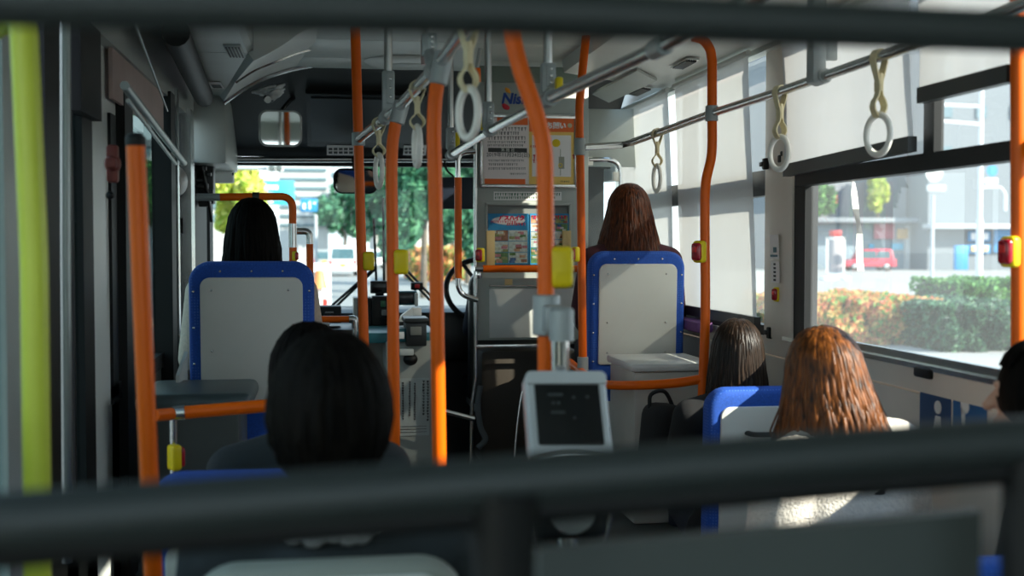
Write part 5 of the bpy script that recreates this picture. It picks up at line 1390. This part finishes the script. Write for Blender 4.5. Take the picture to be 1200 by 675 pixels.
WPAINT = mat('white_car_paint', (.78, .8, .81), .25, coat=.5, var=.01); RPAINT = mat('red_car_paint', (.5, .03, .06), .3, coat=.5); GPAINT = mat('grey_car_paint', (.3, .32, .33), .3, coat=.4)
yv = 71
car('white van seen from behind on the road ahead', (P(402, 300, yv).x, yv, G), 0, WPAINT, 3.6, 1.72, 1.78, 'van')
car('white car on the road partly behind the front left seat, with lit tail lamp', (P(370, 300, 24).x - .55, 24, G), 0, WPAINT, 4.2, 1.7, 1.5)
car('grey car farther up the road between the white van and the white car', (P(380, 300, 84).x, 84, G), 0, GPAINT, 4.2, 1.7, 1.5)
car('pale car far up the road right of the orange poles', (P(438, 300, 92).x, 92, G), 0, WPAINT, 4.2, 1.7, 1.45)
yr = 76
car('red car parked before the shop outside the near window', (P(1052, 300, yr).x, yr + .8, G + .05), PI / 2 - .12, RPAINT, 3.5, 1.5, 1.5)
car('white van outside the lower left door glass', (P(-6, 330, 12).x - 1.4, 9.5, G), 0, WPAINT, 3.6, 1.72, 1.8, 'van')

# ---------------- buildings
BW = mat('building_white', (.5, .51, .51), .8, var=.05, scale=.3); BG = mat('building_grey', (.19, .205, .225), .8, var=.06, scale=.4); BB = mat('building_beige', (.5, .46, .42), .8, var=.05, scale=.3)
WIN = mat('building_window', (.12, .19, .22), .25)
def building(label, x0, x1, ytop, Y, depth, m, nx, nz, w_frac=.7, h_frac=.45, zmin=3.0, bands=False, base=G):
    a, b = P(x0, ytop, Y), P(x1, ytop, Y); h = a.z - base
    o = thing('building', label, 'building', ((a.x + b.x) / 2, Y, base))
    MB().box(((a.x + b.x) / 2, Y + depth / 2, base + h / 2), (b.x - a.x, depth, h)).build('wall', m, parent=o)
    mb = MB(); mb.box(((a.x + b.x) / 2, Y + depth / 2, base + h + .15), (b.x - a.x + .4, depth + .4, .35)); mb.build('roof_edge', BG, parent=o)
    cw, fh = (b.x - a.x) / nx, (h - zmin) / nz
    for j in range(nz):
        zc = base + zmin + fh * (j + .5)
        if bands:
            MB().box(((a.x + b.x) / 2, Y - .02, zc), ((b.x - a.x) * .94, .2, fh * h_frac)).build('window_band', WIN, parent=o)
        else:
            for i in range(nx):
                xc = a.x + cw * (i + .5); f = MB().box((xc, Y - .03, zc), (cw * w_frac, .16, fh * h_frac)).build('window', WIN, parent=o)
    return o
building('white office building with grey window bands, seen ahead through the windscreen', 326, 384, 150, 96, 20, BW, 6, 11, bands=True, h_frac=.32)
building('tall pale building farther ahead behind the rear view mirror', 372, 430, 120, 175, 25, mat('building_pale_blue', (.56, .62, .66), .8), 8, 12, .55, .5)
building('grey building far ahead behind the street trees', 440, 600, 210, 130, 20, BB, 8, 5, .6, .5)
building('pale building left of the yellow green tree, outside the left front window', 120, 262, 170, 70, 16, BW, 7, 6, .5, .5)
# shop building across the right pavement
yb = 84
sb = building('grey shop building with blue posters outside the near window', 905, 1066, -60, yb, 16, BG, 9, 6, .28, .34, zmin=6.5)
sb2 = building('grey building stepping nearer at the right edge of the near window', 1092, 1330, -90, yb - 3, 16, mat('building_grey_b', (.155, .18, .2), .8), 6, 6, .3, .3, zmin=7)
def facade(name, x0, y0, x1, y1, m, par, y=yb, t=.2, off=.1):
    a, b = P(x0, y1, y), P(x1, y0, y)
    return MB().box(((a.x + b.x) / 2, y - off, (a.z + b.z) / 2), (b.x - a.x, t, b.z - a.z), bev=.02).build(name, m, parent=par)
SIGNR, SIGNB, SIGNC, SIGNP = mat('sign_red', (.55, .06, .06), .5), mat('poster_blue', (.01, .22, .48), .5), mat('poster_cyan', (.05, .42, .62), .5), mat('poster_pink', (.55, .2, .24), .5)
facade('red_sign', 957, 229, 977, 241, SIGNR, sb, t=.5, off=.4)
facade('awning', 935, 256, 1075, 261, mat('awning_grey', (.22, .24, .26), .6), sb, t=1.6, off=.9)
facade('shop_front', 938, 263, 1180, 322, mat('shop_front_dim', (.24, .30, .34), .5), sb, t=.1, off=.06)
facade('pillar_panel', 1058, 263, 1074, 322, BW, sb, t=.3, off=.2)
for q, m in (((1022, 262, 1046, 280), SIGNP), ((1049, 268, 1062, 280), mat('poster_orange', (.6, .35, .12), .5)), ((1072, 287, 1092, 297), SIGNB), ((1072, 301, 1081, 317), SIGNC), ((1092, 301, 1104, 308), SIGNC), ((1092, 311, 1103, 318), SIGNC), ((1016, 286, 1022, 291), SIGNC), ((1043, 285, 1056, 293), SIGNC)):
    facade('poster_panel', *q, m, sb, t=.12, off=.3)
for q, m in (((1133, 271, 1159, 283), SIGNB), ((1163, 269, 1188, 296), SIGNB), ((1133, 286, 1159, 297), SIGNB), ((1136, 273, 1141, 281), PAPER), ((1147, 273, 1156, 281), PAPER), ((1136, 288, 1141, 295), TAN), ((1147, 288, 1156, 295), TAN)):
    facade('poster_panel', *q, m, sb2, y=yb - 3, t=.12, off=.14 if m is SIGNB else .22)
facade('drain_pipe', 1076, -50, 1078.5, 300, mat('pipe_pale', (.5, .54, .57), .6), sb, t=.3, off=.3)
facade('awning', 1080, 263, 1200, 268, mat('awning_pale', (.5, .53, .55), .6), sb2, y=yb - 3, t=1.2, off=.7)
# sign stand, poles, traffic mirror
y = 58
o = thing('sign_stand', 'white framed notice stand on the pavement outside', 'stand', P(979, 327, y))
k = y / FPX
def fb(mb, x0, y0, x1, y1, yy, t=.08, bev=.01):
    a, b = P(x0, y1, yy), P(x1, y0, yy); return mb.box(((a.x + b.x) / 2, yy, (a.z + b.z) / 2), (b.x - a.x, t, b.z - a.z), bev=bev)
mb = MB()
for q in ((968, 278, 970.5, 326), (987.5, 278, 990, 326), (968, 278, 990, 281), (968, 320, 990, 323)): fb(mb, *q, y)
fb(mb, 963, 324, 994, 328, y, .7); mb.build('frame', WHITE, parent=o)
fb(MB(), 971, 281, 987.5, 320, y, .04).build('board', mat('board_grey_pink', (.34, .32, .33), .6), parent=o)
fb(MB(), 972, 270, 986, 277, y, .06).build('red_top_sign', SIGNR, parent=o)
y = 54
o = thing('street_pole', 'tall pale street pole with round blue sign outside the near window', 'pole', P(1147, 330, y))
a = P(1147, 330, y)
MB().tube([(a.x, y, G), (a.x, y, P(0, 255, y).z), (a.x, y, P(0, 252, y).z), (a.x, y, P(0, 40, y).z)], [.16, .16, .11, .1], 14).build('pole', mat('pole_white', (.66, .68, .70), .5), parent=o)
c = P(1161, 200, y)
MB().lathe([(0, 0), (.29, 0), (.29, .03), (0, .03)], 28, Matrix.Translation(c + Vector((0, -.1, 0))) @ Matrix.Rotation(PI / 2, 4, 'X')).build('blue_sign', SIGNB, parent=o)
mb = MB(); mb.prism([(-.06, -.14), (.02, -.14), (.06, .06), (.13, .04), (.0, .18), (-.1, .08), (-.03, .08)], .02, Matrix.Translation(c + Vector((0, -.135, 0))) @ UPR); mb.build('white_arrow', SIGNC, parent=o)
mb = MB(); fb(mb, 1154, 209, 1169, 215, y - .1, .04); mb.build('plate_below', PAPER, parent=o)
mb = MB(); mb.tube(bend([P(1147, 220, y), P(1172, 219, y), P(1178, 226, y), P(1178, 247, y)], .3), .07, 8)
mb.tube([P(1147, 125, y), P(1105, 123, y)], .08, 8).tube([P(1147, 146, y), P(1103, 142, y)], .08, 8); mb.build('arms', MATS['pole_white'], parent=o)
o = thing('street_pole', 'second thinner pole on the pavement left of the blue sign pole', 'pole', P(1090, 325, 60))
a = P(1092, 325, 60); MB().tube([(a.x, 60, G), (a.x, 60, P(0, 222, 60).z)], .09, 10).build('pole', mat('pole_grey', (.4, .43, .46), .5), parent=o)
c = P(1094, 202, 60); MB().lathe([(0, 0), (.46, .0), (.5, .04), (.5, .12), (.44, .1), (0, .2)], 28, Matrix.Translation(c) @ Matrix.Rotation(PI / 2, 4, 'X')).build('round_mirror', MATS['mirror_rim'], parent=o)
fb(MB(), 1086, 217, 1108, 224, 60, .1).build('bracket_box', MATS['pole_grey'], parent=o)
o = MB().box(P(1126, 302, 72), (.9, .3, 1.6), bev=.05).build('vending_machine', SIGNB, at=P(1126, 318, 72)); tag(o, 'blue box standing before the shop, left of the pole', 'machine')
# road signs and signals ahead
y = 40
o = thing('road_sign', 'large blue direction sign over the road, above the dark haired head', 'road sign', P(320, 225, y))
fb(MB(), 299, 212, 345, 240, y, .06, .02).build('board', SIGNC, parent=o)
mb = MB(); fb(mb, 316, 226, 320, 238, y - .04, .02, 0); fb(mb, 304, 231, 342, 234, y - .04, .02, 0); fb(mb, 304, 217, 326, 222, y - .04, .02, 0); mb.build('markings', PAPER, parent=o)
a = P(300, 227, y + .2); MB().tube([(a.x - 2.2, y + .2, G), (a.x - 2.2, y + .2, a.z), (P(346, 0, y).x, y + .2, a.z)], .08, 10).build('gantry', MATS['pole_grey'], parent=o)
y = 58
o = thing('road_sign', 'smaller blue sign over the road right of the big blue one', 'road sign', P(362, 240, y))
fb(MB(), 352, 233, 372, 248, y, .06, .02).build('board', SIGNB, parent=o)
mb = MB(); fb(mb, 355, 238, 358, 245, y - .04, .02, 0); fb(mb, 362, 236, 364, 245, y - .04, .02, 0); fb(mb, 367, 237, 370, 239, y - .04, .02, 0); mb.build('markings', PAPER, parent=o)
a = P(370, 252, y + .2); MB().tube([(a.x, y + .2, G), (a.x, y + .2, a.z), (P(345, 0, y).x, y + .2, a.z)], .08, 10).build('pole', MATS['pole_grey'], parent=o)
y = 30
o = thing('traffic_light', 'pair of grey traffic light discs at the top of the windscreen', 'traffic light', P(323, 197, y))
mb = MB()
for px in (318.5, 327): mb.lathe([(0, 0), (.08, 0), (.085, .05), (.06, .14), (0, .14)], 18, Matrix.Translation(P(px, 197, y)) @ Matrix.Rotation(PI / 2, 4, 'X'))
mb.build('lamps', mat('signal_grey', (.1, .12, .12), .5), parent=o)
fb(MB(), 313, 193, 332, 201, y + .15, .1).build('housing', MATS['pole_white'], parent=o)
a = P(332, 197, y + .3); MB().tube([(a.x, y + .3, a.z), (a.x - 3.2, y + .3, a.z), (a.x - 3.2, y + .3, G)], .06, 8).build('arm', MATS['pole_grey'], parent=o)
y = 22.5
o = thing('traffic_cone', 'orange and white cone shaped marker beside the white car ahead', 'cone', P(374.5, 336, y))
cc = P(374.5, 338, y)
MB().lathe([(.16, 0), (.13, .05), (.08, .32), (.03, .34), (0, .34)], 16, Matrix.Translation((cc.x, y, cc.z))).build('cone', mat('cone_orange', (.8, .25, .08), .5), parent=o)
MB().tube([(cc.x, y, G), (cc.x, y, cc.z)], .05, 8).build('stand', WHITE, parent=o)

# ------------------------------------------------------------------ light
w = bpy.data.worlds.new('world'); scene.world = w; w.use_nodes = True; nt = w.node_tree
bg = nt.nodes['Background']; tc = nt.nodes.new('ShaderNodeTexCoord'); sx = nt.nodes.new('ShaderNodeSeparateXYZ')
nt.links.new(tc.outputs['Generated'], sx.inputs[0])
cr = nt.nodes.new('ShaderNodeValToRGB'); nt.links.new(sx.outputs['Z'], cr.inputs[0])
cr.color_ramp.elements[0].position = 0; cr.color_ramp.elements[0].color = (.90, .97, 1, 1)
cr.color_ramp.elements[1].position = .7; cr.color_ramp.elements[1].color = (.42, .66, .92, 1)
nt.links.new(cr.outputs[0], bg.inputs['Color']); bg.inputs['Strength'].default_value = SKY
sd = bpy.data.lights.new('sun', 'SUN'); so = bpy.data.objects.new('sun', sd); COL.objects.link(so)
sd.energy = SUN; sd.color = (1, .90, .76); sd.angle = math.radians(.6)
to_sun = Vector((math.cos(SUN_EL) * math.cos(SUN_AZ), -math.cos(SUN_EL) * math.sin(SUN_AZ), math.sin(SUN_EL)))
so.location = to_sun * 30; so.rotation_euler = to_sun.to_track_quat('Z', 'Y').to_euler()
vs_ = scene.view_settings; vs_.view_transform = 'Standard'; vs_.look = 'None'; vs_.gamma = 1; vs_.use_curve_mapping = False; vs_.exposure = EXPO
scene.cycles.use_denoising = True
scene.cycles.max_bounces = 10; scene.cycles.diffuse_bounces = 5; scene.cycles.glossy_bounces = 4; scene.cycles.transparent_max_bounces = 16; scene.cycles.transmission_bounces = 6
scene.cycles.caustics_reflective = False; scene.cycles.caustics_refractive = False; scene.cycles.sample_clamp_indirect = 6
